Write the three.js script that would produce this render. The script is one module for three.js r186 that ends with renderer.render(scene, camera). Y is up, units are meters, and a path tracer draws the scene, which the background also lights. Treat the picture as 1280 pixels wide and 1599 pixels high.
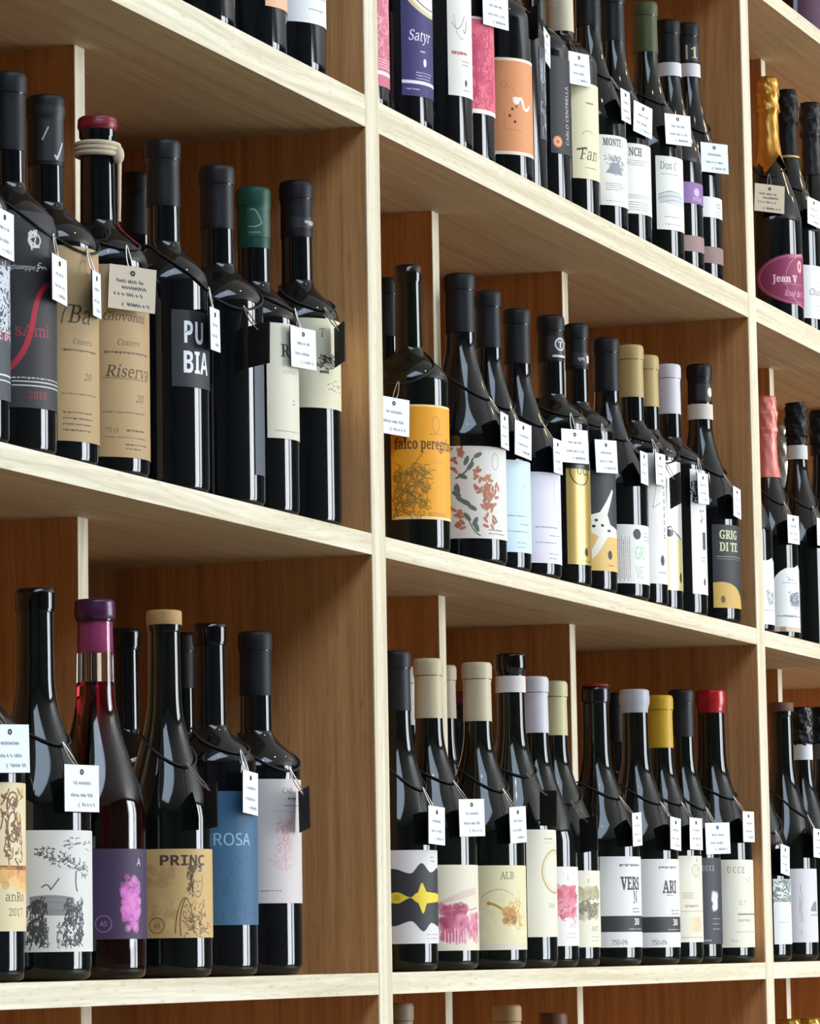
import * as THREE from 'three';
import { mergeGeometries } from 'three/addons/utils/BufferGeometryUtils.js';
import { RectAreaLightUniformsLib } from 'three/addons/lights/RectAreaLightUniformsLib.js';

// ---------------------------------------------------------------- camera, sky, daylight, exposure
const scene = new THREE.Scene();
const camera = new THREE.PerspectiveCamera(14.99, 1280 / 1599, 0.05, 60);
camera.position.set(-3.2806, 1.5146, 1.3443);
camera.up.set(-0.09912, 0.99341, 0.05752);
camera.lookAt(-3.2806 + 0.92305, 1.5146 + 0.11338, 1.3443 - 0.3676);
scene.add(camera);
const renderer = new THREE.WebGLRenderer({ antialias: true });
renderer.toneMapping = THREE.LinearToneMapping;
renderer.toneMappingExposure = 1.05;
renderer.shadowMap.enabled = true;
scene.background = new THREE.Color().setRGB(0.72, 0.86, 1.0);
scene.backgroundIntensity = 3;
RectAreaLightUniformsLib.init();
// the shop windows in the wall opposite the shelves: [x0, x1, y0, y1], all at z = ROOM.z1
const ROOM = { x0: -6, x1: 10, z0: -0.3, z1: 5.6, h: 3.9 };
const WINDOWS = [[1.5, 3.3, 0.3, 3.75], [3.6, 5.0, 0.3, 3.75]];
const WINDOW_POWER = [12.5, 8];
WINDOWS.forEach(([x0, x1, y0, y1], i) => {
  const l = new THREE.RectAreaLight(new THREE.Color().setRGB(0.94, 0.98, 1.02), WINDOW_POWER[i], x1 - x0 - 0.12, y1 - y0 - 0.12);
  l.position.set((x0 + x1) / 2, (y0 + y1) / 2, ROOM.z1 - 0.03);
  l.lookAt((x0 + x1) / 2, (y0 + y1) / 2, 0);
  l.name = 'window_daylight_' + (i + 1);
  scene.add(l);
});

// added skylight, out of view: cool fill for the near bay
const ADDED_SKYLIGHT = { x0: -4.4, x1: -0.6, z0: 0.9, z1: 2.5 };
{
  const l = new THREE.RectAreaLight(new THREE.Color().setRGB(0.74, 0.95, 1.2), 3.4, ADDED_SKYLIGHT.x1 - ADDED_SKYLIGHT.x0 - 0.1, ADDED_SKYLIGHT.z1 - ADDED_SKYLIGHT.z0 - 0.1);
  l.position.set((ADDED_SKYLIGHT.x0 + ADDED_SKYLIGHT.x1) / 2, ROOM.h + 0.02, (ADDED_SKYLIGHT.z0 + ADDED_SKYLIGHT.z1) / 2);
  l.rotation.x = -Math.PI / 2; l.name = 'added_skylight_fill';
  scene.add(l);
}

// ---------------------------------------------------------------- helpers
let seed = 7;
const rnd = () => { seed = (seed * 1664525 + 1013904223) >>> 0; return seed / 4294967296; };
const taken = {};
const numbered = (n) => { const k = (taken[n] = (taken[n] ?? -1) + 1); return k ? n + '_' + String(k).padStart(3, '0') : n; };
const lin = (r, g, b) => new THREE.Color().setRGB(r, g, b);
const std = (o) => new THREE.MeshStandardMaterial(o);
const phys = (o) => new THREE.MeshPhysicalMaterial(o);
function obj(name, geo, mat, parent) {
  const m = new THREE.Mesh(geo, mat);
  m.name = parent === scene ? numbered(name) : name;
  m.castShadow = m.receiveShadow = true;
  parent.add(m);
  return m;
}
function thing(name, label, category, x, y, z, group) {
  const o = new THREE.Group();
  o.name = numbered(name); o.position.set(x, y, z);
  o.userData = { label, category };
  if (group) o.userData.group = group;
  scene.add(o);
  return o;
}
function struct(name, geo, mat, label) { const m = obj(name, geo, mat, scene); m.userData = { kind: 'structure', label, category: 'room' }; return m; }
// a box with uv in metres; u runs along the grain axis
function board(x0, x1, y0, y1, z0, z1, grain = 'x') {
  const g = new THREE.BoxGeometry(x1 - x0, y1 - y0, z1 - z0);
  g.translate((x0 + x1) / 2, (y0 + y1) / 2, (z0 + z1) / 2);
  const p = g.attributes.position, n = g.attributes.normal, uv = g.attributes.uv;
  const gi = 'xyz'.indexOf(grain);
  for (let i = 0; i < p.count; i++) {
    const P = [p.getX(i), p.getY(i), p.getZ(i)], N = [n.getX(i), n.getY(i), n.getZ(i)].map(Math.abs);
    const ni = N.indexOf(Math.max(...N));
    const rest = [0, 1, 2].filter((k) => k !== ni);
    let u, v;
    if (rest.includes(gi)) { u = P[gi]; v = P[rest.find((k) => k !== gi)]; } else { u = P[rest[0]]; v = P[rest[1]]; }
    uv.setXY(i, u + 0.37 * ni, v + 0.21 * y0 + 0.13 * x0);
  }
  return g;
}
const lathe2 = (P, n = 32) => new THREE.LatheGeometry(P.map(([a, b]) => new THREE.Vector2(a, b)), n);
function canvas(w, h) { const c = document.createElement('canvas'); c.width = Math.max(8, Math.round(w)); c.height = Math.max(8, Math.round(h)); return c; }
function texture(c) { const t = new THREE.CanvasTexture(c); t.colorSpace = THREE.SRGBColorSpace; t.anisotropy = 8; return t; }
// value noise for the wood
function hash(i, j) { let h = (i * 374761393 + j * 668265263) | 0; h = Math.imul(h ^ (h >>> 13), 1274126177); return ((h ^ (h >>> 16)) >>> 0) / 4294967296; }
function vnoise(x, y, px, py) {
  const i = Math.floor(x), j = Math.floor(y), a = x - i, b = y - j, s = a * a * (3 - 2 * a), t = b * b * (3 - 2 * b);
  const w = (n, m) => ((n % m) + m) % m, H = (p, q) => hash(w(p, px), w(q, py));
  return (H(i, j) * (1 - s) + H(i + 1, j) * s) * (1 - t) + (H(i, j + 1) * (1 - s) + H(i + 1, j + 1) * s) * t;
}
// straight-grained wood: colour a to b; the tile is 1 m along the grain and 0.25 m across
function wood(a, b, fine, contrast) {
  const W = 1024, Hh = 512, data = new Uint8Array(W * Hh * 4), rough = new Uint8Array(W * Hh * 4);
  for (let y = 0; y < Hh; y++) for (let x = 0; x < W; x++) {
    const u = x / W, v = y / Hh;
    const wave = (vnoise(u * 4, v * 6, 4, 6) - 0.5) * 0.05;
    const vv = v + wave;
    const bands = vnoise(u * 3 + 7, vv * 40, 3, 40), med = vnoise(u * 8, vv * 120, 8, 120);
    const fib = vnoise(u * 40, vv * 256, 40, 256), pore = vnoise(u * 70 + 3, vv * 200 + 9, 70, 200);
    let k = 0.45 * bands + 0.3 * med + 0.25 * fib;
    k = 0.5 + (k - 0.5) * contrast;
    if (pore > 0.78) k -= fine * (pore - 0.78) * 4;
    k = Math.min(1, Math.max(0, k));
    const o = (y * W + x) * 4;
    for (let c = 0; c < 3; c++) data[o + c] = b[c] + (a[c] - b[c]) * k;
    data[o + 3] = 255;
    rough[o] = rough[o + 1] = rough[o + 2] = 150 + 60 * (1 - k); rough[o + 3] = 255;
  }
  const mk = (d, srgb) => { const t = new THREE.DataTexture(d, W, Hh); t.wrapS = t.wrapT = THREE.RepeatWrapping; t.magFilter = THREE.LinearFilter; t.minFilter = THREE.LinearMipmapLinearFilter; t.generateMipmaps = true; t.repeat.set(1, 4); if (srgb) t.colorSpace = THREE.SRGBColorSpace; t.needsUpdate = true; return t; };
  return { map: mk(data, true), rough: mk(rough, false) };
}
const veneerT = wood([207, 152, 96], [168, 115, 65], 0.5, 1.5);
const boardT = wood([200, 170, 126], [166, 135, 95], 0.4, 1.2);
const edgeT = wood([236, 227, 204], [202, 188, 156], 0.8, 1.6);
const M = {
  veneer: std({ map: veneerT.map, bumpMap: veneerT.rough, bumpScale: 0.0002, roughness: 0.6 }),
  board: std({ map: boardT.map, bumpMap: boardT.rough, bumpScale: 0.0002, roughness: 0.6 }),
  edge: std({ map: edgeT.map, bumpMap: edgeT.rough, bumpScale: 0.0002, roughness: 0.55 }),
  plaster: std({ color: lin(0.16, 0.14, 0.12), roughness: 0.95 }),
  ceiling: std({ color: lin(0.78, 0.77, 0.75), roughness: 0.95 }),
  floor: std({ color: lin(0.36, 0.36, 0.34), roughness: 0.6 }),
  frame: std({ color: lin(0.05, 0.05, 0.055), roughness: 0.5 }),
  pane: phys({ color: lin(1, 1, 1), transmission: 1, thickness: 0, roughness: 0.02 }),
  frosted: phys({ color: lin(0.95, 0.97, 1), transmission: 1, thickness: 0, roughness: 0.6 }),
  glass: phys({ color: lin(0.004, 0.005, 0.006), roughness: 0.06, ior: 1.52 }),
  greenGlass: phys({ color: lin(0.004, 0.006, 0.0045), roughness: 0.05, ior: 1.52 }),
  clear: phys({ color: lin(0.97, 0.97, 0.97), transmission: 1, thickness: 0.03, roughness: 0.02, ior: 1.5 }),
  wine: phys({ color: lin(1, 1, 1), transmission: 1, thickness: 0.03, roughness: 0.02, ior: 1.34, attenuationColor: lin(0.5, 0.04, 0.07), attenuationDistance: 0.016 }),
  cord: std({ color: lin(0.008, 0.008, 0.008), roughness: 0.7 }),
  pin: std({ color: lin(0.6, 0.56, 0.5), metalness: 1, roughness: 0.3 }),
  cardBack: std({ color: lin(0.006, 0.006, 0.007), roughness: 0.8 }),
  hole: std({ color: lin(0.02, 0.02, 0.02), roughness: 0.8 }),
  twine: std({ color: lin(0.62, 0.5, 0.34), roughness: 0.95 }),
  seal: std({ color: lin(0.35, 0.015, 0.03), roughness: 0.4 }),
  paper: std({ color: lin(0.72, 0.7, 0.66), roughness: 0.8 }),
};

// ---------------------------------------------------------------- the room
{
  const { x0, x1, z0, z1, h } = ROOM, t = 0.2;
  struct('floor', board(x0 - t, x1 + t, -0.12, 0, z0 - t, z1 + t), M.floor, 'brown floor of the shop');
  const K = ADDED_SKYLIGHT, cl = (a, b, c, d) => board(a, b, h, h + 0.15, c, d);
  struct('ceiling', mergeGeometries([cl(x0 - t, K.x0, z0 - t, z1 + t), cl(K.x1, x1 + t, z0 - t, z1 + t), cl(K.x0, K.x1, z0 - t, K.z0), cl(K.x0, K.x1, K.z1, z1 + t)]), M.ceiling, 'pale ceiling of the shop with an added skylight');
  const sk = new THREE.Group(); sk.name = 'window_' + (WINDOWS.length + 1); sk.userData = { kind: 'structure', label: 'added frosted skylight in the ceiling, cool fill for the near bay', category: 'window' }; scene.add(sk);  // frame and pane of the added skylight, there only for its fill light
  obj('frame', mergeGeometries([board(K.x0, K.x1, h + 0.06, h + 0.12, K.z0, K.z0 + 0.05), board(K.x0, K.x1, h + 0.06, h + 0.12, K.z1 - 0.05, K.z1), board(K.x0, K.x0 + 0.05, h + 0.06, h + 0.12, K.z0, K.z1), board(K.x1 - 0.05, K.x1, h + 0.06, h + 0.12, K.z0, K.z1)]), M.frame, sk);
  obj('pane', board(K.x0 + 0.05, K.x1 - 0.05, h + 0.085, h + 0.091, K.z0 + 0.05, K.z1 - 0.05), M.frosted, sk);
  struct('wall_back', board(x0 - t, x1 + t, 0, h, z0 - t, z0), M.plaster, 'plaster wall behind the shelving');
  struct('wall_left', board(x0 - t, x0, 0, h, z0, z1), M.plaster, 'plaster wall at the near end of the shop');
  struct('wall_right', board(x1, x1 + t, 0, h, z0, z1), M.plaster, 'plaster wall at the far end of the shop');
  const parts = [];
  let px = x0;
  for (const [a, b, c, d] of WINDOWS) { parts.push(board(px, a, 0, h, z1, z1 + t), board(a, b, 0, c, z1, z1 + t), board(a, b, d, h, z1, z1 + t)); px = b; }
  parts.push(board(px, x1, 0, h, z1, z1 + t));
  struct('wall_front', mergeGeometries(parts), M.plaster, 'plaster wall with the shop windows');
  WINDOWS.forEach(([a, b, c, d], i) => {
    const w = new THREE.Group(); w.name = 'window_' + (i + 1); w.userData = { kind: 'structure', label: 'tall shop window in the wall facing the shelves', category: 'window' }; scene.add(w);
    const f = 0.06, zz = z1 + 0.08, e = z1 + 0.14;
    obj('frame', mergeGeometries([board(a, a + f, c, d, zz, e), board(b - f, b, c, d, zz, e), board(a, b, c, c + f, zz, e), board(a, b, d - f, d, zz, e)]), M.frame, w);
    obj('mullion', board((a + b) / 2 - 0.025, (a + b) / 2 + 0.025, c, d, zz, e), M.frame, w);
    for (const s of [0, 1]) obj('pane', board(s ? (a + b) / 2 + 0.025 : a + f, s ? b - f : (a + b) / 2 - 0.025, c + f, d - f, zz + 0.025, zz + 0.031), M.pane, w);
  });
}
// warm ceiling downlights along the aisle
for (const [x, z] of [[-1.5, 1.4], [0.3, 1.4], [2.1, 1.4], [3.9, 1.4], [2.1, 3.0], [3.9, 3.0]]) {
  const d = thing('ceiling_downlight', 'small round warm ceiling downlight over the aisle', 'lamp', x, ROOM.h, z, 'ceiling downlights');
  obj('trim_ring', new THREE.LatheGeometry([[0.038, 0], [0.038, -0.012], [0.055, -0.012], [0.055, 0]].map((q) => new THREE.Vector2(...q)), 24), M.paper, d);
  const bulb = obj('bulb', new THREE.CylinderGeometry(0.036, 0.036, 0.004, 24).translate(0, -0.004, 0), std({ color: lin(0.1, 0.1, 0.1), emissive: lin(1, 0.72, 0.42), emissiveIntensity: 18 }), d);
  bulb.castShadow = false;
  const s = new THREE.SpotLight(lin(1, 0.75, 0.47), 1.6, 0, 1.0, 0.6, 2);
  s.position.set(x, ROOM.h - 0.02, z); s.target.position.set(x, 0, z); s.castShadow = true; s.shadow.radius = 2; s.name = 'downlight_beam';
  scene.add(s, s.target);
}

// added warm fill spots, out of view, that tint the far bays yellow
for (const [x, tx, n] of [[2.7, 1.9, 1], [3.5, 2.6, 2]]) {
  const at = new THREE.Vector3(x, ROOM.h - 0.2, 1.5), to = new THREE.Vector3(tx, 1.75, 0), dir = to.clone().sub(at).normalize();
  const d = thing('added_fill_spotlight', n === 1 ? 'added warm fill spotlight turned to the bay past the second upright' : 'added warm fill spotlight turned to the farthest bay', 'lamp', at.x, at.y, at.z, 'added fill spotlights');
  const turn = new THREE.Quaternion().setFromUnitVectors(new THREE.Vector3(0, -1, 0), dir);
  obj('housing', lathe2([[0, 0.1], [0.035, 0.1], [0.042, 0.07], [0.042, -0.03], [0.039, -0.03], [0.036, 0.02], [0, 0.02]]), M.frame, d).quaternion.copy(turn);
  obj('stem', new THREE.CylinderGeometry(0.008, 0.008, 0.2, 12).translate(0, 0.1, 0), M.frame, d);
  const bulb = obj('bulb', new THREE.CylinderGeometry(0.034, 0.034, 0.004, 24).translate(0, 0.012, 0), std({ color: lin(0.1, 0.1, 0.1), emissive: lin(1, 0.72, 0.42), emissiveIntensity: 12 }), d);
  bulb.quaternion.copy(turn); bulb.castShadow = false;
  const s = new THREE.SpotLight(lin(1, 0.6, 0.22), 1.0, 0, 0.75, 0.9, 2);
  s.position.copy(at).addScaledVector(dir, 0.035); s.target.position.copy(to); s.castShadow = true; s.shadow.radius = 2; s.name = 'added_spot_beam';
  scene.add(s, s.target);
}

// ---------------------------------------------------------------- the shelving
const UP = [[-2.437, -2.404], [-1.2187, -1.186], [0, 0.0325], [1.2175, 1.2505], [2.437, 2.4695], [3.656, 3.6885]];
const LEVEL = [[0.06, 0.085], [0.34, 0.36], [0.74, 0.76], [1.1205, 1.14], [1.4805, 1.5], [1.8805, 1.9], [2.2795, 2.3095], [2.6965, 2.7155], [3.09, 3.11]];
const ZB = -0.26, ZD = -0.0956, TOP = 3.11;
{
  const s = thing('wall_shelving', 'pale oak wall shelving of open bays with uprights, dividers and light front edges', 'shelving', 0, 0, 0);
  for (const [a, b] of UP) { const u = obj('upright', board(a, b, 0, TOP, ZB - 0.02, -0.0012, 'y'), M.veneer, s); obj('edge_band', board(a, b, 0, TOP, -0.0012, 0, 'y'), M.edge, u); }
  for (let k = 0; k < UP.length - 1; k++) {
    const a = UP[k][1], b = UP[k + 1][0];
    obj('back_panel', board(a, b, 0, TOP, ZB - 0.012, ZB, 'y'), M.veneer, s);
    LEVEL.forEach(([y0, y1], i) => {
      const q = obj('shelf_board', board(a, b, y0, y1, ZB, -0.0012, 'x'), M.board, s);
      obj('edge_band', board(a, b, y0, y1, -0.0012, -0.0003, 'x'), M.edge, q);
      if (i < LEVEL.length - 1) for (const f of [0.3875, 0.788]) {
        const base = UP[k][0], x = base + (f < 0.5 ? 0.4101 : 0.8105);
        const d = obj('divider', board(x, x + 0.0185, y1, LEVEL[i + 1][0], ZB, ZD - 0.001, 'y'), M.veneer, s);
        obj('edge_band', board(x, x + 0.0185, y1, LEVEL[i + 1][0], ZD - 0.001, ZD, 'y'), M.edge, d);
      }
    });
  }
}

// ---------------------------------------------------------------- bottles
// [x, z, shelf height, bottle height, body radius, neck radius, half angle of the label, label foot, label top]
const POS = {
  a1:[-.2774,-.0475,2.3095,.302,.0381,.0142], a2:[-.1687,-.0475,2.3095,.302,.0391,.0142,36,.0435,.16], a3:[-.0813,-.0475,2.3095,.302,.0398,.0142,60,.0475,.16],
  b0:[-.6981,-.0475,1.9,.302,.0365,.0142,61,.0352,.1456], b1:[-.6208,-.0475,1.9,.3048,.0367,.0142,90,.0371,.1907], b2:[-.5416,-.055,1.9,.3031,.0409,.0145,52,.0206,.1762],
  b3:[-.4574,-.0505,1.9,.3024,.0406,.0151,66,.0171,.1739], b3b:[-.2117,-.135,1.9,.3078,.0375,.0141], b4:[-.339,-.0475,1.9,.3048,.0373,.0146,56,.09,.155],
  b5:[-.2296,-.0475,1.9,.3028,.0393,.015,15,.0289,.1319], b6:[-.1483,-.049,1.9,.2981,.0383,.0148,51,.0692,.1719], b7:[-.0547,-.0475,1.9,.3206,.0382,.0149,66,.1076,.1895],
  c0:[-.6773,-.0475,1.5,.302,.0365,.0142,80,.0379,.1485], c1:[-.579,-.0475,1.5,.3036,.0423,.0149,76,.0223,.115], c2:[-.4748,-.0475,1.5,.3032,.0393,.0153,68,.0318,.1029],
  c2b:[-.2325,-.14,1.5,.3016,.0375,.0142], c3:[-.3453,-.0475,1.5,.3042,.0377,.0142,91,.0326,.1054], c3b:[-.0745,-.16,1.5,.3097,.0375,.0142],
  c4:[-.2547,-.0475,1.5,.3001,.0385,.0142,68,.0431,.1557], c5:[-.1593,-.0475,1.5,.2997,.0382,.0143,68,.062,.1693], d0:[.081,-.0475,2.3095,.302,.0365,.0142,55,.0238,.1309],
  d2:[.1933,-.0475,2.3095,.302,.0372,.0142,58,.0352,.1696], d3:[.3008,-.0475,2.3095,.302,.0377,.0142,48,.0574,.175], d4:[.3799,-.0535,2.3095,.302,.0381,.0142,49,.0553,.1558],
  d5:[.4771,-.0475,2.3095,.302,.0379,.0142,75,.0299,.1324], d6:[.5548,-.0595,2.3095,.302,.0376,.0142,15,.0649,.1653], d7:[.6346,-.061,2.3095,.302,.0384,.0142,45,.0626,.1697],
  d8:[.7133,-.0565,2.3095,.302,.039,.0142,57,.0483,.1556], d9:[.7926,-.0515,2.3095,.302,.0398,.0142,58,.0316,.1114], d10:[.8729,-.05,2.3095,.302,.0398,.0142,65,.0359,.117],
  d11:[.9858,-.0475,2.3095,.3127,.0398,.0146,60,.0363,.1231], d12:[1.0729,-.0475,2.3095,.3103,.0365,.0142,59,.0837,.1091], d13:[1.149,-.0475,2.3095,.3231,.0365,.0142,53,.0798,.1048],
  e0:[.3612,-.13,1.9,.3024,.0375,.0142], e1:[.2183,-.0475,1.9,.2874,.0378,.0137,98,.0331,.1448], e2:[.3603,-.0475,1.9,.3002,.0432,.0149,87,.0272,.12],
  e3:[.4449,-.049,1.9,.2955,.0401,.0132,58,.0217,.1163], e4:[.5307,-.049,1.9,.2895,.0422,.0141,58,.0178,.113], e5:[.6328,-.0475,1.9,.2975,.0388,.0144,51,.0256,.1395],
  e6:[.7162,-.0475,1.9,.3006,.0394,.0129,56,.0258,.1356], e7:[.8156,-.0475,1.9,.299,.043,.0147,64,.0198,.0854], e8:[.9037,-.0475,1.9,.3033,.0365,.0142,46,.0276,.1761],
  e9:[.9774,-.0535,1.9,.302,.0365,.0142,46,.0266,.176], e10:[1.0589,-.0535,1.9,.3025,.0405,.0147,38,.0284,.1749], e11:[1.1633,-.0475,1.9,.3162,.0432,.0146,59,.0194,.1189],
  f0:[.1699,-.0475,1.5,.3045,.0365,.0142,85,.0262,.1141], f0b:[.3375,-.105,1.5,.302,.0295,.0142], f1:[.255,-.0475,1.5,.3026,.0447,.014,64,.0192,.1013],
  f1b:[.6861,-.2,1.5,.3299,.0375,.0142], f1c:[.7705,-.215,1.5,.3057,.0375,.0142], f2:[.389,-.0475,1.5,.3073,.045,.0145,73,.0192,.1028],
  f3:[.4866,-.0475,1.5,.3227,.0433,.0151,53,.0317,.1407], f4:[.5755,-.0535,1.5,.3045,.0411,.0142,46,.0224,.1045], f5:[.6649,-.064,1.5,.3054,.0447,.0142,46,.0208,.1019],
  f6:[.754,-.0475,1.5,.3043,.045,.015,70,.0202,.118], f6b:[1.0891,-.14,1.5,.3199,.0375,.0142], f7:[.8888,-.0475,1.5,.3085,.045,.0158,69,.0196,.1175],
  f8:[.9812,-.0475,1.5,.3071,.0429,.0142,53,.025,.1227], f9:[1.0659,-.049,1.5,.3186,.0411,.0142,52,.0226,.122], f10:[1.1717,-.046,1.5,.3238,.0448,.0168,64,.0184,.1214],
  g1:[1.5035,-.052,2.3095,.3308,.0396,.0132,104,.0239,.0963], g2:[1.5919,-.052,2.3095,.3317,.041,.0142,61,.0217,.0919], g3:[1.7055,-.052,2.3095,.3372,.0391,.0137],
  h0:[1.3213,-.052,1.9,.302,.0424,.0142,56,.012,.0949], h1:[1.4549,-.052,1.9,.3155,.0365,.0142,67,.0125,.0976], hb:[1.8551,-.15,1.9,.3332,.0375,.0142],
  h2:[1.5958,-.052,1.9,.325,.0374,.0158], h3:[1.7091,-.052,1.9,.329,.0365,.0162], i0:[1.3656,-.052,1.5,.302,.0402,.0142,46,.0216,.1013],
  i1:[1.4893,-.052,1.5,.3265,.0386,.015,66,.0236,.1157], i2:[1.5797,-.052,1.5,.3256,.0384,.0142], i3:[1.6707,-.052,1.5,.3304,.0389,.0142],
  j1:[.1681,-.05,1.14,.3302,.0375,.0142], j2:[.4637,-.05,1.14,.3231,.0375,.0142], j3:[.6021,-.05,1.14,.3127,.0375,.0142],
  j4:[1.4808,-.05,1.14,.2875,.0375,.0142], j5:[1.5709,-.05,1.14,.2872,.0375,.0142], k1:[1.6833,-.063,2.7155,.302,.0415,.0142],
  k2:[1.7838,-.06,2.7155,.302,.0415,.0142]
};
const ss = (t) => t * t * (3 - 2 * t);
// outline of a bottle as [radius, height] pairs, from the foot to the lip
function outline(type, h, r, nr) {
  const P = [[r * 0.55, 0.0], [r * 0.86, 0.0008], [r * 0.95, 0.003], [r * 0.99, 0.007], [r, 0.012]];
  const [yb, ys, e] = { bordeaux: [0.585, 0.715, 1.3], burgundy: [0.43, 0.79, 0.8], sparkling: [0.42, 0.8, 0.86], slim: [0.47, 0.78, 0.95] }[type];
  P.push([r, h * yb * 0.5]);
  const n = 16, nb = nr - 0.0004;
  for (let i = 0; i <= n; i++) { const s = i / n; P.push([nb + (r - nb) * 0.5 * (1 + Math.cos(Math.PI * s ** e)), h * (yb + (ys - yb) * s)]); }
  P.push([nb - 0.0006, h - 0.02], [nb - 0.0006, h - 0.017], [nr, h - 0.0165], [nr + 0.0002, h - 0.01], [nr, h - 0.004], [nr - 0.0015, h - 0.0005], [nr - 0.004, h]);
  return P;
}
function radiusAt(P, y) {
  for (let i = 1; i < P.length; i++) if (y <= P[i][1]) { const [r0, y0] = P[i - 1], [r1, y1] = P[i]; return y1 > y0 ? r0 + (r1 - r0) * (y - y0) / (y1 - y0) : r1; }
  return P[P.length - 1][0];
}
const lathe = (P, n = 44) => new THREE.LatheGeometry(P.map(([a, b]) => new THREE.Vector2(Math.max(a, 0.00001), b)), n);
// a sheet wrapped on the bottle from angle -hw to +hw round the front (+z), seen left to right
function wrap(P, hw, y0, y1, off, shape, centre = 0, nx = 28, ny = 1) {
  const pos = [], uv = [], idx = [];
  if (shape || ny > 1) ny = Math.max(ny, 18);
  for (let j = 0; j <= ny; j++) {
    const v = j / ny, y = y0 + (y1 - y0) * v;
    let k = 1;
    if (shape === 'oval') k = Math.sqrt(Math.max(0.0004, 1 - (2 * v - 1) ** 2));
    if (shape === 'dome') k = v < 0.72 ? 1 : Math.sqrt(Math.max(0.0004, 1 - ((v - 0.72) / 0.28) ** 2));
    const R = radiusAt(P, y) + off;
    for (let i = 0; i <= nx; i++) { const u = 0.5 + (i / nx - 0.5) * k, a = centre + (u * 2 - 1) * hw; pos.push(R * Math.sin(a), y, R * Math.cos(a)); uv.push(u, v); }
  }
  for (let j = 0; j < ny; j++) for (let i = 0; i < nx; i++) { const a = j * (nx + 1) + i, b = a + 1, c = a + nx + 1, d = c + 1; idx.push(a, b, d, a, d, c); }
  const g = new THREE.BufferGeometry();
  g.setAttribute('position', new THREE.Float32BufferAttribute(pos, 3));
  g.setAttribute('uv', new THREE.Float32BufferAttribute(uv, 2));
  g.setIndex(idx); g.computeVertexNormals();
  return g;
}
const capMats = {};
const capMat = (rgb, rough, metal = 0) => capMats[[rgb, rough, metal]] ??= phys({ color: new THREE.Color(rgb), roughness: rough, metalness: metal, specularIntensity: rough > 0.38 && metal < 0.25 ? 0.55 : 1 });
// sleeve over the lip and neck, L long
function sleeve(P, h, L, off, style) {
  const q = [];
  const y0 = h - L, n = Math.max(6, Math.ceil(L / 0.006));
  for (let i = 0; i <= n; i++) { const y = y0 + (h - 0.003 - y0) * i / n; q.push([radiusAt(P, y) + off, y]); }
  const rt = radiusAt(P, h - 0.01) + off;
  if (style === 'wax') { const w = q.map(([a, b], i) => [Math.max(a, rt - 0.0012) + (i < 2 ? -0.0006 + 0.0003 * i : 0.0006), b]); return [[w[0][0] - 0.0012, y0], ...w, [rt + 0.0004, h - 0.002], [rt - 0.0004, h - 0.0006], [rt - 0.0022, h + 0.0006], [rt - 0.0026, h + 0.0007], [0, h + 0.001]]; }
  if (style === 'flat') { return [[rt - 0.003, y0], [rt, y0], [rt, h - 0.001], [rt - 0.001, h + 0.0006], [0, h + 0.0006]]; }
  const body = q.filter(([, b]) => b < h - 0.018);
  return [[(body[0] ?? q[0])[0] - 0.0005, y0], ...body, [rt - 0.0006, h - 0.0175], [rt - 0.0012, h - 0.0165], [rt, h - 0.0155], [rt + 0.0001, h - 0.004], [rt - 0.0006, h - 0.001], [rt - 0.002, h + 0.0006], [0, h + 0.0006]];
}
// crinkled foil of a sparkling bottle, over the wired cork
function foil(P, h, L, cut) {
  const q = [], y0 = h - L, n = 40;
  for (let i = 0; i <= n; i++) {
    const y = y0 + (h - y0) * i / n, d = h - y;
    let R = radiusAt(P, Math.min(y, h - 0.03)) + 0.0012;
    if (d < 0.045) R = Math.max(R, 0.0158 - 0.0016 * Math.abs(Math.sin(d * 140)) - (d < 0.006 ? (0.006 - d) * 0.7 : 0));
    q.push([R, y]);
  }
  q.push([0.006, h + 0.001], [0, h + 0.001]);
  const g = lathe(q, 48), p = g.attributes.position;
  for (let i = 0; i < p.count; i++) {
    const x = p.getX(i), y = p.getY(i), z = p.getZ(i), a = Math.atan2(x, z), R = Math.hypot(x, z);
    if (R < 0.004) continue;
    const amp = h - y < 0.05 ? 0.00045 : 0.00015;
    const k = 1 + amp / R * (Math.sin(a * 7 + y * 260) + Math.sin(a * 13 - y * 410 + 1.3) * 0.7 + Math.sin(a * 3 + y * 900) * 0.5);
    p.setX(i, x * k); p.setZ(i, z * k);
    if (cut && y < y0 + 0.03) p.setY(i, y0 + 0.03 - (y0 + 0.03 - y) * (0.25 + 1.1 * Math.abs(Math.cos(a - 0.9))));
  }
  g.computeVertexNormals();
  return g;
}

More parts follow.
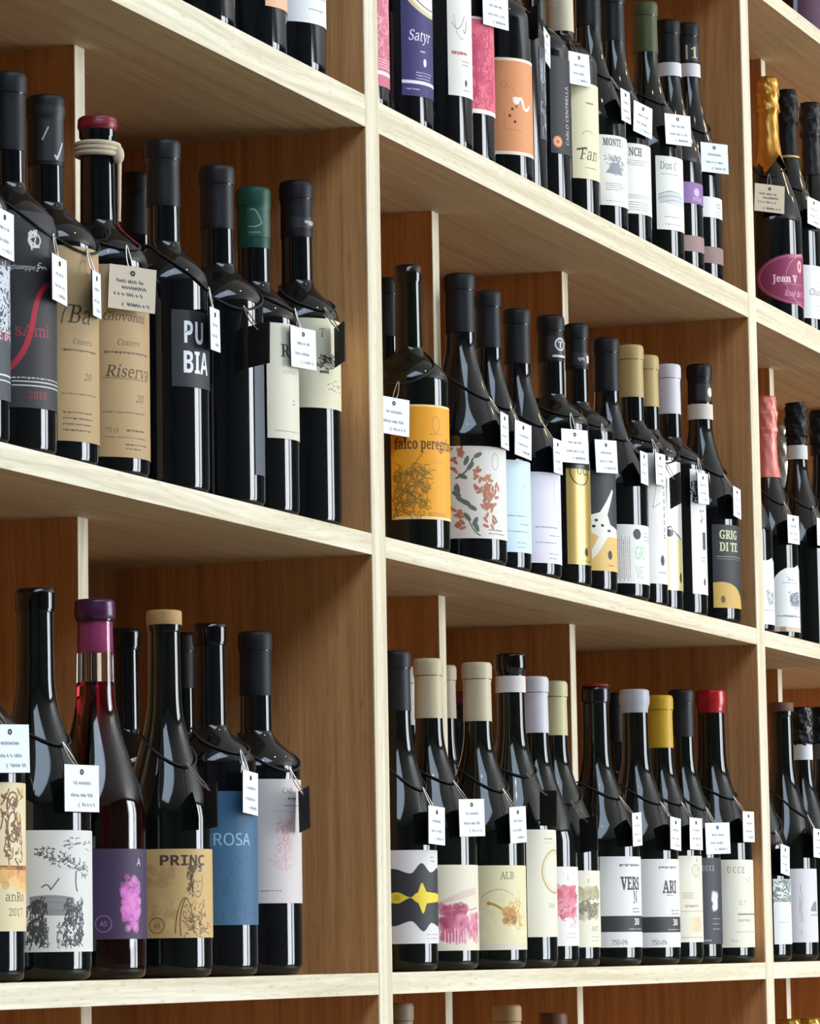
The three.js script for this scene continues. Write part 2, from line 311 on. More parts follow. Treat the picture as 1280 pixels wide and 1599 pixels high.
// ---------------------------------------------------------------- what is printed on the labels
const PPM = 4200;
function painter(c) {
  const g = c.getContext('2d'), W = c.width, H = c.height;
  const A = {
    g, W, H,
    fill(col) { g.fillStyle = col; g.fillRect(0, 0, W, H); return A; },
    rect(x, y, w, h, col) { g.fillStyle = col; g.fillRect(x * W, y * H, w * W, h * H); return A; },
    t(s, x, y, size, col, font = 'serif', o = {}) {
      g.save(); g.fillStyle = col; g.font = (o.style ?? '') + ' ' + Math.round(size * H) + 'px ' + font; g.textAlign = o.align ?? 'left'; g.textBaseline = 'middle';
      g.translate(x * W, y * H); if (o.rot) g.rotate(o.rot); g.scale(o.sx ?? 1, 1); g.fillText(s, 0, 0); if (o.fat) { g.strokeStyle = col; g.lineWidth = o.fat * size * H; g.lineJoin = 'round'; g.strokeText(s, 0, 0); } g.restore(); return A;
    },
    ln(pts, col, w = 0.006) { g.strokeStyle = col; g.lineWidth = w * H; g.lineCap = g.lineJoin = 'round'; g.beginPath(); pts.forEach(([x, y], i) => (i ? g.lineTo(x * W, y * H) : g.moveTo(x * W, y * H))); g.stroke(); return A; },
    cv(p, col, w = 0.006) { g.strokeStyle = col; g.lineWidth = w * H; g.lineCap = 'round'; g.beginPath(); g.moveTo(p[0] * W, p[1] * H); for (let i = 2; i < p.length; i += 4) g.quadraticCurveTo(p[i] * W, p[i + 1] * H, p[i + 2] * W, p[i + 3] * H); g.stroke(); return A; },
    poly(pts, col) { g.fillStyle = col; g.beginPath(); pts.forEach(([x, y], i) => (i ? g.lineTo(x * W, y * H) : g.moveTo(x * W, y * H))); g.closePath(); g.fill(); return A; },
    dot(x, y, r, col, ry = r) { g.fillStyle = col; g.beginPath(); g.ellipse(x * W, y * H, r * H, ry * H, 0, 0, 7); g.fill(); return A; },
    ring(x, y, r, col, w = 0.006, ry = r) { g.strokeStyle = col; g.lineWidth = w * H; g.beginPath(); g.ellipse(x * W, y * H, r * H, ry * H, 0, 0, 7); g.stroke(); return A; },
    // rows of print too small to read
    tiny(x, y, w, n, col, step = 0.028, th = 0.011) {
      g.fillStyle = col;
      for (let k = 0; k < n; k++) { let q = x; const e = x + w * (0.75 + 0.25 * rnd()); while (q < e) { const l = 0.012 + rnd() * 0.03; g.fillRect(q * W, (y + k * step) * H, l * W, th * H * (0.6 + 0.5 * rnd())); q += l + 0.008; } }
      return A;
    },
    scribble(x, y, w, h, n, col, lw = 0.006) {
      g.strokeStyle = col; g.lineWidth = lw * H; g.lineCap = 'round';
      for (let k = 0; k < n; k++) { const a = x + rnd() * w, b = y + rnd() * h; g.beginPath(); g.moveTo(a * W, b * H); g.bezierCurveTo((a + (rnd() - 0.5) * w * 0.5) * W, (b + (rnd() - 0.5) * h * 0.5) * H, (a + (rnd() - 0.5) * w * 0.5) * W, (b + (rnd() - 0.5) * h * 0.4) * H, (a + (rnd() - 0.3) * w * 0.4) * W, (b + (rnd() - 0.5) * h * 0.4) * H); g.stroke(); }
      return A;
    },
    blot(x, y, w, h, n, cols) { for (let k = 0; k < n; k++) { g.globalAlpha = 0.5; A.dot(x + rnd() * w, y + rnd() * h, 0.015 + rnd() * 0.04, cols[k % cols.length]); } g.globalAlpha = 1; return A; },
    grain(col, n = 300) { g.globalAlpha = 0.12; for (let k = 0; k < n; k++) A.rect(rnd(), rnd(), 0.01 + rnd() * 0.03, 0.004, col); g.globalAlpha = 1; return A; },
  };
  return A;
}
const IT = { style: 'italic' }, BD = { style: 'bold' };
const kraft = (A) => A.fill('#b09164').grain('#7a5a2c', 500);
// a smooth line through [x, y] pairs
const smooth = (K) => { const o = []; for (let i = 0; i < K.length - 1; i++) for (let j = 0; j < 12; j++) { const t = ss(j / 12); o.push([K[i][0] + (K[i + 1][0] - K[i][0]) * j / 12, K[i][1] + (K[i + 1][1] - K[i][1]) * t]); } o.push(K[K.length - 1]); return o; };
const PRINT = {
  a2: (A) => A.fill('#e8b48e').scribble(0.1, 0.3, 0.6, 0.6, 30, '#c47a52'),
  a3: (A) => A.fill('#5b78a8').scribble(0, 0, 1, 0.6, 60, '#43608f').rect(0, 0.62, 1, 0.38, '#e6e4e2').t('CANTINE', 0.2, 0.76, 0.075, '#55555c', 'sans-serif').tiny(0.26, 0.88, 0.3, 1, '#777'),
  b0: (A) => A.fill('#43464c').scribble(0.2, 0.05, 0.6, 0.5, 120, '#c8ccd0', 0.012).t('sAmi', 0.3, 0.55, 0.1, '#b8263c', 'serif', IT).rect(0.1, 0.82, 0.8, 0.012, '#dcdfe2').rect(0.1, 0.86, 0.8, 0.008, '#dcdfe2'),
  b1: (A) => A.fill('#2a2728').scribble(0.29, 0.1, 0.07, 0.1, 26, '#d9d4cc', 0.007).ring(0.335, 0.15, 0.035, '#d9d4cc', 0.008).t('giuseppe', 0.155, 0.288, 0.032, '#e4e0d8', 'serif', IT).t('f', 0.34, 0.285, 0.06, '#e4e0d8', 'serif', IT).cv([0.37, 0.29, 0.39, 0.27, 0.4, 0.29, 0.42, 0.27, 0.44, 0.29], '#e4e0d8', 0.007)
    .cv([0.46, 0.37, 0.36, 0.38, 0.32, 0.56, 0.28, 0.72, 0.16, 0.8], '#b01c32', 0.03).t('sAmi', 0.19, 0.61, 0.085, '#a81e34', 'serif').rect(0.17, 0.865, 0.66, 0.006, '#dcd8d2').tiny(0.17, 0.846, 0.6, 1, '#cfcac2', 0.02, 0.008).rect(0.17, 0.885, 0.66, 0.006, '#dcd8d2').t('2018', 0.28, 0.935, 0.052, '#a81e34', 'serif'),
  b2: (A) => kraft(A).t('Ba', 0.1, 0.35, 0.13, '#3a2a1a', 'serif', IT).cv([0.05, 0.4, 0.08, 0.28, 0.2, 0.31], '#3a2a1a', 0.006).t('Conero', 0.17, 0.49, 0.04, '#4a3824', 'serif', IT).tiny(0.05, 0.53, 0.5, 1, '#5a4630').t('20', 0.32, 0.665, 0.05, '#4a3824', 'serif', IT).tiny(0.05, 0.755, 0.5, 1, '#6a5638', 0.03, 0.007).tiny(0.06, 0.85, 0.42, 4, '#5a4630', 0.03, 0.008).cv([0.3, 0.08, 0.36, 0.05, 0.38, 0.1, 0.34, 0.13, 0.4, 0.14], '#8a6a40', 0.008),
  b3: (A) => kraft(A).t('Giovanni', 0.04, 0.27, 0.062, '#4a3620', 'serif', IT).t('Conero', 0.17, 0.405, 0.042, '#4a3620', 'serif', IT).tiny(0.06, 0.452, 0.5, 1, '#5a4630').t('Riserva', 0.06, 0.555, 0.085, '#3e2c18', 'serif', IT).rect(0.05, 0.59, 0.5, 0.004, '#6a5030').t('20', 0.36, 0.69, 0.055, '#4a3620', 'serif', IT).tiny(0.04, 0.765, 0.5, 1, '#6a5638', 0.03, 0.007).t('75 cl', 0.06, 0.862, 0.034, '#5a4630').tiny(0.26, 0.855, 0.22, 1, '#5a4630').tiny(0.06, 0.895, 0.45, 1, '#6a5638', 0.03, 0.006).tiny(0.25, 0.93, 0.22, 2, '#5a4630', 0.022, 0.007),
  b4: (A) => A.fill('#232427').t('PU', 0.13, 0.29, 0.4, '#e8e6ea', 'sans-serif', { style: 'bold', sx: 0.72 }).t('BIA', 0.12, 0.68, 0.4, '#e8e6ea', 'sans-serif', { style: 'bold', sx: 0.72 }).rect(0.17, 0.27, 0.01, 0.03, '#232427'),
  b5: (A) => A.fill('#4a5058').grain('#c8d0d8', 200),
  b6: (A) => A.fill('#d8d0ba').t('R', 0.2, 0.24, 0.15, '#4c463c', 'serif', BD).tiny(0.23, 0.41, 0.3, 2, '#8a8272', 0.016, 0.005).tiny(0.42, 0.66, 0.05, 2, '#6a6252', 0.03).tiny(0.1, 0.93, 0.5, 1, '#9a927e', 0.02, 0.01),
  b7: (A) => A.fill('#d6cfb0').t('T', 0.22, 0.16, 0.13, '#6e6650').scribble(0.2, 0.4, 0.22, 0.16, 40, '#4a4636', 0.012).rect(0.22, 0.58, 0.12, 0.03, '#3a362c').scribble(0.3, 0.7, 0.25, 0.12, 12, '#8a8262', 0.008),
  c0: (A) => A.fill('#e0cda2').blot(0.1, 0.05, 0.6, 0.3, 40, ['#d9a868', '#e6d8b6']).rect(0, 0.56, 1, 0.03, '#8a3b1c').blot(0.0, 0.58, 0.8, 0.14, 60, ['#d98a34', '#e8b868']).scribble(0.3, 0.08, 0.22, 0.5, 46, '#6a4a28', 0.009).ring(0.41, 0.11, 0.045, '#6a4a28', 0.012).ring(0.41, 0.3, 0.05, '#6a4a28', 0.012, 0.1).t('anRo', 0.33, 0.77, 0.085, '#4c3c28', 'serif').t('2017', 0.36, 0.87, 0.07, '#4c3c28'),
  c1: (A) => { A.fill('#dcd8d0'); for (let k = 0; k < 26; k++) { const x = 0.06 + k * 0.016, y = 0.12 + k * 0.007; A.scribble(x, y, 0.08, 0.1, 5, '#4c4a4a', 0.007); } A.scribble(0.25, 0.06, 0.3, 0.1, 16, '#6a6868', 0.006).cv([0.12, 0.47, 0.16, 0.42, 0.18, 0.49, 0.22, 0.43, 0.24, 0.4], '#4c4a4a', 0.01); for (let k = 0; k < 24; k++) A.cv([0.04, 0.55 + k * 0.006, 0.2, 0.52 + k * 0.008, 0.36, 0.56 + k * 0.006], '#4c4a4a', 0.004); A.scribble(0.02, 0.58, 0.12, 0.36, 110, '#3a3838', 0.009).scribble(0.28, 0.6, 0.16, 0.34, 110, '#3a3838', 0.009).scribble(0.1, 0.75, 0.06, 0.2, 40, '#4c4a4a').scribble(0.22, 0.78, 0.08, 0.17, 40, '#4c4a4a').cv([0.38, 0.36, 0.37, 0.45, 0.39, 0.5], '#4c4a4a', 0.014); },
  c2: (A) => { A.fill('#381f44'); for (let i = 0; i < 36; i++) for (let j = 0; j < 30; j++) A.dot(i / 72 + 0.005, j / 30 + 0.01, 0.0065, '#2b1536'); A.blot(0.25, 0.38, 0.1, 0.4, 60, ['#c85cae', '#d873bc']).blot(0.3, 0.3, 0.16, 0.6, 110, ['#d873bc', '#c85cae', '#e08cc8']).t('A', 0.42, 0.15, 0.12, '#d8c8e0', 'sans-serif').ring(0.085, 0.83, 0.09, '#8a6a94', 0.01).t('AS', 0.085, 0.83, 0.07, '#a284ac', 'sans-serif', { align: 'center' }); },
  c3: (A) => { A.fill('#cba76c').grain('#8a6430', 300).blot(0, 0.2, 0.2, 0.2, 30, ['#b88f58']).blot(0.05, 0.6, 0.35, 0.3, 50, ['#c09050', '#d8b478']); A.t('PRINC', 0.095, 0.13, 0.15, '#41301c', 'monospace', { fat: 0.07, sx: 1.28 }); A.cv([0.24, 0.98, 0.22, 0.7, 0.28, 0.55, 0.33, 0.62, 0.34, 0.95], '#4a341c', 0.011).cv([0.33, 0.3, 0.31, 0.42, 0.345, 0.5, 0.37, 0.58, 0.4, 0.52, 0.43, 0.42, 0.42, 0.3], '#5a4226', 0.008).scribble(0.29, 0.2, 0.05, 0.3, 40, '#46321c', 0.01).scribble(0.31, 0.18, 0.1, 0.08, 26, '#46321c', 0.01).cv([0.27, 0.55, 0.21, 0.62, 0.2, 0.95], '#4a341c', 0.01).scribble(0.27, 0.62, 0.2, 0.34, 46, '#5a4226', 0.008).ln([[0.352, 0.37], [0.366, 0.365]], '#4a341c', 0.01).ln([[0.39, 0.365], [0.405, 0.37]], '#4a341c', 0.01).cv([0.38, 0.37, 0.372, 0.43, 0.382, 0.435], '#6a4e2c', 0.007).ln([[0.368, 0.48], [0.392, 0.478]], '#5a3420', 0.01).ring(0.075, 0.86, 0.085, '#6a4c28', 0.01).t('AS', 0.075, 0.86, 0.065, '#5a3e20', 'sans-serif', { align: 'center' }); },
  c4: (A) => A.fill('#335f80').grain('#274c69', 260).t('ROSA', 0.02, 0.36, 0.13, '#93b8cf', 'sans-serif', { sx: 1.05 }).scribble(0.1, 0.5, 0.3, 0.45, 36, '#2c5573', 0.008),
  c5: (A) => A.fill('#cfc5c0').t('CAB', 0.27, 0.095, 0.06, '#5a5250', 'serif').tiny(0.34, 0.15, 0.12, 1, '#6a605e', 0.02, 0.02).tiny(0.29, 0.21, 0.2, 1, '#7a706e').tiny(0.18, 0.26, 0.3, 1, '#9a8e8c', 0.02, 0.006).scribble(0.2, 0.32, 0.18, 0.26, 60, '#d08a92', 0.004).cv([0.31, 0.74, 0.3, 0.5, 0.27, 0.36], '#c87a84', 0.006).scribble(0.12, 0.6, 0.26, 0.14, 26, '#d4a0a6', 0.004).tiny(0.04, 0.895, 0.26, 1, '#8a807e'),
  d0: (A) => A.fill('#c96a7a').scribble(0.2, 0.1, 0.6, 0.6, 80, '#dfa0a8', 0.008).rect(0, 0.86, 1, 0.035, '#f0e2e2').tiny(0.3, 0.75, 0.4, 4, '#ecc8cc', 0.024),
  d2: (A) => A.fill('#372f66').dot(0.5, 0.1, 0.3, '#d8c690', 0.3).dot(0.5, 0.1, 0.27, '#efe9dc').ring(0.5, 0.1, 0.24, '#4a4034', 0.008).scribble(0.4, 0, 0.2, 0.2, 24, '#3a342c', 0.012).t('Satyr', 0.09, 0.55, 0.11, '#efeaf6', 'serif', { style: 'italic', sx: 0.8 }).tiny(0.28, 0.66, 0.12, 1, '#d8d0ec').dot(0.36, 0.745, 0.018, '#e8e0f4', 0.03).tiny(0.2, 0.82, 0.32, 3, '#c8c0e0', 0.022, 0.008).rect(0, 0.885, 1, 0.025, '#ece8f0').tiny(0.05, 0.945, 0.25, 1, '#b8b0d4'),
  d3: (A) => A.fill('#e4e0d4').cv([0.08, 0.36, 0.2, 0.5, 0.34, 0.3], '#6a6660', 0.006).cv([0.12, 0.3, 0.16, 0.52, 0.3, 0.5], '#8a867e', 0.005).cv([0.32, 0.42, 0.36, 0.5, 0.4, 0.34], '#6a6660', 0.008).tiny(0.07, 0.615, 0.4, 1, '#a8483c', 0.02, 0.03).tiny(0.28, 0.69, 0.2, 2, '#8a867e', 0.03).dot(0.36, 0.88, 0.016, '#3a3834', 0.03).tiny(0.3, 0.94, 0.2, 1, '#9a968c'),
  d4: (A) => A.fill('#e56a78').blot(0.02, 0.1, 0.24, 0.6, 60, ['#c43e62', '#d2506c']).scribble(0.02, 0.15, 0.5, 0.75, 90, '#bd3a60', 0.013).rect(0, 0, 1, 0.025, '#f6d8d6').rect(0, 0.955, 1, 0.045, '#f4e6e2'),
  d5: (A) => A.fill('#dd9460').rect(0, 0, 1, 0.03, '#f6e4d2').rect(0, 0.965, 1, 0.035, '#f6e4d2').cv([0.23, 0.42, 0.25, 0.5, 0.29, 0.43, 0.33, 0.38, 0.36, 0.5, 0.4, 0.56, 0.46, 0.48], '#f4ece2', 0.03).dot(0.26, 0.44, 0.04, '#f4ece2').ring(0.12, 0.28, 0.03, '#b8703e', 0.007).cv([0.14, 0.3, 0.24, 0.3, 0.24, 0.37], '#b8703e', 0.006).dot(0.21, 0.53, 0.016, '#5a3420').dot(0.18, 0.6, 0.016, '#5a3420').dot(0.24, 0.66, 0.016, '#5a3420').dot(0.26, 0.5, 0.012, '#5a3420').ln([[0.12, 0.56], [0.12, 0.74], [0.34, 0.75]], '#b8703e', 0.005),
  d6: (A) => A.fill('#3a3e44').grain('#d0d6da', 300).scribble(0.1, 0.1, 0.8, 0.8, 30, '#b8bec4', 0.008),
  d7: (A) => A.fill('#26262a').t('CARLO CENTRELLA', 0.43, 0.9, 0.085, '#cfcac4', 'sans-serif', { rot: -Math.PI / 2, sx: 0.86 }).dot(0.15, 0.88, 0.06, '#e08a56').dot(0.15, 0.88, 0.036, '#f0c8a4').dot(0.15, 0.88, 0.024, '#c8683a'),
  d8: (A) => A.fill('#e5dbb6').t('Fan', 0.1, 0.74, 0.17, '#3a362e', 'serif', { style: 'italic', sx: 0.85 }).ln([[0.08, 0.7], [0.22, 0.68]], '#3a362e', 0.018).tiny(0.24, 0.2, 0.2, 1, '#6a6454', 0.02, 0.018).cv([0.16, 0.54, 0.26, 0.46, 0.38, 0.53], '#a8a084', 0.008).tiny(0.2, 0.88, 0.3, 1, '#6a6454', 0.02, 0.008),
  d9: (A) => A.fill('#ecebe2').t('MONTE', 0.05, 0.1, 0.14, '#5a5c5a', 'serif', { style: 'bold', fat: 0.04, sx: 0.62 }).scribble(0.1, 0.3, 0.32, 0.24, 90, '#8a8e94', 0.008).poly([[0.09, 0.54], [0.2, 0.38], [0.33, 0.42], [0.4, 0.56]], '#8f939a').tiny(0.08, 0.68, 0.34, 4, '#8a8c8a', 0.03, 0.012).tiny(0.08, 0.93, 0.4, 1, '#9a9c98'),
  d10: (A) => A.fill('#ecebe0').t('NCH', 0.12, 0.12, 0.16, '#585a58', 'serif', { style: 'bold', fat: 0.04, sx: 0.62 }).tiny(0.1, 0.24, 0.34, 3, '#8a8c8a', 0.03, 0.012).rect(0.06, 0.72, 0.6, 0.07, '#d4d3c8').tiny(0.09, 0.83, 0.4, 4, '#8a8c8a', 0.035, 0.012),
  d11: (A) => A.fill('#ecebe4').t('Don C', 0.06, 0.13, 0.14, '#5c5c58', 'serif', { sx: 0.72 }).tiny(0.08, 0.24, 0.4, 1, '#8c8c86').poly([[0.03, 0.53], [0.2, 0.46], [0.42, 0.5], [0.6, 0.47], [0.6, 0.66], [0.3, 0.66], [0.03, 0.62]], '#cfd0ce').cv([0.03, 0.53, 0.2, 0.44, 0.42, 0.5], '#8c9094', 0.01).cv([0.03, 0.58, 0.25, 0.5, 0.5, 0.56], '#9ca0a2', 0.012).cv([0.05, 0.64, 0.3, 0.56, 0.5, 0.62], '#a8abac', 0.012).tiny(0.12, 0.82, 0.3, 2, '#8c8c86', 0.1, 0.012),
  d12: (A) => A.fill('#8a68a0').dot(0.34, 0.45, 0.2, '#c8b2d6').tiny(0.25, 0.7, 0.25, 2, '#d8c8e2', 0.1, 0.05),
  d13: (A) => A.fill('#e8e6e4').tiny(0.33, 0.3, 0.15, 2, '#8a8684', 0.15, 0.08).tiny(0.3, 0.68, 0.2, 2, '#9a9694', 0.12, 0.05),
  e1: (A) => { A.fill('#eca00c').rect(0, 0, 1, 0.02, '#f6cf84').rect(0, 0.975, 1, 0.025, '#f2cf96').t('falco peregrino', 0.028, 0.345, 0.125, '#5f4010', 'serif', { style: 'bold', fat: 0.03, sx: 0.66 }); A.scribble(0.02, 0.55, 0.26, 0.4, 150, '#8a6410', 0.006); for (let k = 0; k < 9; k++) A.ring(0.05 + (k % 5) * 0.05, 0.62 + (k % 3) * 0.1, 0.03 + 0.01 * (k % 2), '#8a6410', 0.006, 0.045); A.cv([0.17, 0.55, 0.2, 0.48, 0.24, 0.43], '#8a6410', 0.008).ring(0.36, 0.17, 0.04, '#c98510', 0.01, 0.07).tiny(0.3, 0.25, 0.16, 1, '#b87808').tiny(0.3, 0.5, 0.12, 1, '#c98510', 0.02, 0.006).tiny(0.28, 0.945, 0.2, 2, '#8a6410', 0.02, 0.008); },
  e2: (A) => { A.fill('#dcd8d0'); const c = ['#b4785c', '#a86a50']; const leaf = (x, y, r, a, col) => { A.g.save(); A.g.translate(x * A.W, y * A.H); A.g.rotate(a); A.g.fillStyle = col; A.g.beginPath(); A.g.ellipse(0, 0, r * A.H, r * 0.45 * A.H, 0, 0, 7); A.g.fill(); A.g.restore(); }; for (const [x, y, n] of [[0.05, 0.15, 12], [0.24, 0.38, 16], [0.29, 0.55, 18], [0.33, 0.75, 14], [0.04, 0.76, 10], [0.36, 0.45, 10]]) for (let k = 0; k < n; k++) leaf(x + (rnd() - 0.5) * 0.11, y + (rnd() - 0.5) * 0.26, 0.04, rnd() * 6, c[k % 2]); for (const [x, y, a] of [[0.13, 0.16, -1.2], [0.22, 0.1, -0.5], [0.16, 0.22, -0.9], [0.1, 0.33, 0.4], [0.06, 0.46, 1.3], [0.05, 0.52, 0.4], [0.08, 0.58, 0.6], [0.13, 0.62, 0.7], [0.17, 0.67, 0.5], [0.13, 0.77, 0.9], [0.19, 0.82, -1.1], [0.2, 0.88, 1.2]]) leaf(x, y, 0.055, a, '#5d6a62'); A.cv([0.05, 0.35, 0.14, 0.3, 0.18, 0.14], '#5d6a62', 0.02).cv([0.04, 0.44, 0.02, 0.58, 0.16, 0.66], '#5d6a62', 0.02).cv([0.14, 0.8, 0.18, 0.95, 0.23, 0.97], '#5d6a62', 0.014).ring(0.38, 0.16, 0.05, '#a8b0ae', 0.012, 0.09).tiny(0.3, 0.9, 0.18, 2, '#6a5a50', 0.04, 0.012); },
  e3: (A) => A.fill('#cbdde6').scribble(0.3, 0.2, 0.25, 0.3, 10, '#b4c8d2', 0.008).tiny(0.06, 0.6, 0.42, 1, '#7a8890', 0.02, 0.014).tiny(0.28, 0.69, 0.2, 1, '#7a8890').tiny(0.06, 0.77, 0.42, 1, '#7a8890').tiny(0.24, 0.89, 0.2, 2, '#8a98a0', 0.05),
  e4: (A) => A.fill('#dcd7e0').cv([0.4, 0.1, 0.36, 0.2, 0.4, 0.32], '#c0bac6', 0.012).scribble(0.3, 0.3, 0.2, 0.15, 8, '#c8c2ce', 0.006).tiny(0.08, 0.6, 0.42, 1, '#7c7a82', 0.02, 0.014).tiny(0.28, 0.69, 0.2, 1, '#7c7a82').tiny(0.08, 0.77, 0.42, 1, '#7c7a82').tiny(0.27, 0.89, 0.2, 2, '#8c8a92', 0.05),
  e5: (A) => A.fill('#bfa25c').grain('#a88a40', 300).rect(0, 0, 1, 0.1, '#2b2a24').t('OCL', 0.19, 0.12, 0.1, '#2b2a24', 'sans-serif', BD).ring(0.28, 0.12, 0.13, '#2b2a24', 0.012).dot(0.38, 0.88, 0.03, '#3a3424', 0.04).tiny(0.3, 0.96, 0.2, 1, '#6a5a34'),
  e6: (A) => A.fill('#26282a').rect(0, 0.62, 1, 0.38, '#d9b56a').poly([[0, 0.45], [0.16, 0.42], [0.42, 0.18], [0.45, 0.2], [0.3, 0.44], [0.36, 0.54], [0.6, 0.58], [0.6, 0.66], [0.3, 0.66], [0.1, 0.84], [0, 0.9], [0, 0.82], [0.14, 0.66], [0, 0.62]], '#e6e2d8').dot(0.1, 0.5, 0.02, '#1c1c1c', 0.014).dot(0.06, 0.56, 0.02, '#1c1c1c', 0.014).dot(0.2, 0.55, 0.02, '#1c1c1c', 0.014).dot(0.33, 0.6, 0.03, '#1c1c1c', 0.012).dot(0.34, 0.84, 0.034, '#2c2820', 0.045).tiny(0.28, 0.94, 0.2, 1, '#6a5a34'),
  e7: (A) => { A.fill('#e2e0dc').t('GRI', 0.25, 0.48, 0.3, '#8dc09c', 'sans-serif', { sx: 0.56 }).t('VE', 0.26, 0.81, 0.3, '#a4b8a4', 'sans-serif', { sx: 0.56 }).dot(0.29, 0.16, 0.09, '#34363a').tiny(0.42, 0.12, 0.2, 3, '#9a9a9a', 0.06, 0.02); for (let k = 0; k < 7; k++) for (let j = 0; j < 24; j++) A.rect(0.02 + k * 0.025, 0.2 + j * 0.03 + 0.05 * (k % 2), 0.012, 0.02 * (0.5 + rnd() * 0.5), k % 3 ? '#a48c80' : '#7a726c'); },
  e8: (A) => { A.fill('#dcdad6').ln([[0.28, 0.1], [0.1, 0.42]], '#6a6a6a', 0.004).ln([[0.1, 0.42], [0.3, 0.38]], '#6a6a6a', 0.004); for (let i = 0; i < 11; i++) A.rect(0.42, 0.07 + i * 0.055, 0.05, 0.03, '#5a5a5c').rect(0.43, 0.078 + i * 0.055, 0.03, 0.012, '#dcdad6'); A.dot(0.34, 0.82, 0.025, '#34363a', 0.04).tiny(0.22, 0.91, 0.25, 1, '#8a8a8a', 0.02, 0.01); },
  e9: (A) => A.fill('#e0ded8').rect(0, 0.6, 1, 0.4, '#d8cf94').cv([0.05, 0.54, 0.15, 0.48, 0.22, 0.54, 0.3, 0.56, 0.5, 0.6], '#2a2a2a', 0.012).dot(0.13, 0.56, 0.04, '#2c2c2c', 0.03).dot(0.46, 0.9, 0.02, '#3a362a', 0.04),
  e10: (A) => A.fill('#e4e2de').scribble(0.02, 0.06, 0.4, 0.2, 30, '#2c2c2e', 0.012).ring(0.15, 0.24, 0.03, '#2c2c2e', 0.008).scribble(0.28, 0.32, 0.16, 0.1, 10, '#5a5a5c', 0.008).rect(0.36, 0.5, 0.16, 0.14, '#4a4a4e').tiny(0.3, 0.7, 0.2, 2, '#8a8a8c').dot(0.42, 0.9, 0.018, '#4a4a4e', 0.03),
  e11: (A) => A.fill('#25262b').t('GRIG', 0.1, 0.12, 0.14, '#cfd0a4', 'serif', { style: 'bold', fat: 0.02, sx: 0.82 }).t('DI TE', 0.1, 0.27, 0.14, '#cfd0a4', 'serif', { style: 'bold', fat: 0.02, sx: 0.82 }).rect(0.06, 0.38, 0.55, 0.008, '#9a9a86').rect(0.06, 0.41, 0.5, 0.006, '#86867a').dot(0.12, 1.03, 0.42, '#c8a352', 0.34).dot(0.14, 0.9, 0.03, '#6a4e20', 0.045),
  f0: (A) => A.fill('#dad6d4').poly([...smooth([[0, 0.19], [0.05, 0.2], [0.2, 0.25], [0.31, 0.14], [0.42, 0.24], [0.56, 0.19], [0.7, 0.25], [1, 0.18]]), ...smooth([[0, 0.82], [0.05, 0.81], [0.2, 0.76], [0.32, 0.87], [0.42, 0.78], [0.56, 0.82], [0.7, 0.76], [1, 0.82]]).reverse()], '#262628')
    .poly([...smooth([[0, 0.46], [0.08, 0.45], [0.2, 0.505], [0.26, 0.46], [0.31, 0.35], [0.37, 0.45], [0.5, 0.46], [0.7, 0.5], [1, 0.46]]), ...smooth([[0, 0.56], [0.08, 0.57], [0.2, 0.512], [0.26, 0.56], [0.32, 0.68], [0.37, 0.57], [0.5, 0.56], [0.7, 0.52], [1, 0.56]]).reverse()], '#e4ca28').dot(0.08, 0.51, 0.035, '#d0b01c').tiny(0.42, 0.07, 0.06, 2, '#9a9694', 0.04, 0.02).tiny(0.36, 0.9, 0.15, 2, '#9a9694', 0.04),
  f1: (A) => { A.fill('#ded4bc').poly([[0.04, 0.42], [0.3, 0.3], [0.5, 0.26], [0.5, 0.34], [0.04, 0.46]], '#d4bcae').blot(0.05, 0.48, 0.3, 0.28, 150, ['#a83a5c', '#8c2c4c', '#c05a78']).blot(0.2, 0.6, 0.34, 0.3, 150, ['#c25a7a', '#d88aa0']).blot(0.05, 0.78, 0.14, 0.1, 40, ['#c25a7a']); for (let k = 0; k < 14; k++) A.rect(0.08 + k * 0.034, 0.74 + rnd() * 0.12, 0.009, 0.18, '#e6dccb'); A.cv([0.25, 0.52, 0.4, 0.54, 0.52, 0.5], '#c46c84', 0.012); },
  f2: (A) => A.fill('#ded3a8').blot(0.0, 0.3, 0.5, 0.5, 60, ['#dcc898', '#e2d8b4']).t('ALB', 0.2, 0.12, 0.12, '#55503c', 'serif', { sx: 0.86 }).cv([0.03, 0.38, 0.16, 0.2, 0.34, 0.36], '#cbb890', 0.02).cv([0.1, 0.45, 0.2, 0.48, 0.27, 0.6], '#b08434', 0.03).dot(0.09, 0.45, 0.022, '#a87c2c').blot(0.24, 0.52, 0.12, 0.14, 60, ['#b0763a', '#d8a850', '#8a5a2c']).scribble(0.28, 0.42, 0.16, 0.3, 40, '#c89c3c', 0.01).rect(0, 0.92, 1, 0.08, '#d9cdb8'),
  f3: (A) => A.fill('#ddd7c2').ring(0.5, 0.39, 0.2, '#b8a068', 0.018).ring(0.5, 0.39, 0.17, '#cdbb8a', 0.006).tiny(0.28, 0.08, 0.2, 1, '#8a836c', 0.02, 0.014).tiny(0.28, 0.12, 0.2, 1, '#a49c84', 0.02, 0.006).t('ELM', 0.34, 0.71, 0.05, '#7a735c', 'serif', { sx: 0.9 }),
  f4: (A) => A.fill('#e6e0de').t('I', 0.24, 0.14, 0.07, '#6a5a5a', 'serif').blot(0.03, 0.25, 0.46, 0.2, 140, ['#cf5a6c', '#b8485c', '#dc8290']).blot(0.03, 0.42, 0.44, 0.2, 70, ['#d88490']).scribble(0.05, 0.4, 0.45, 0.28, 24, '#c04c60', 0.012).t('ANT', 0.28, 0.74, 0.08, '#a89494', 'serif').tiny(0.2, 0.84, 0.3, 2, '#b8aaaa', 0.05),
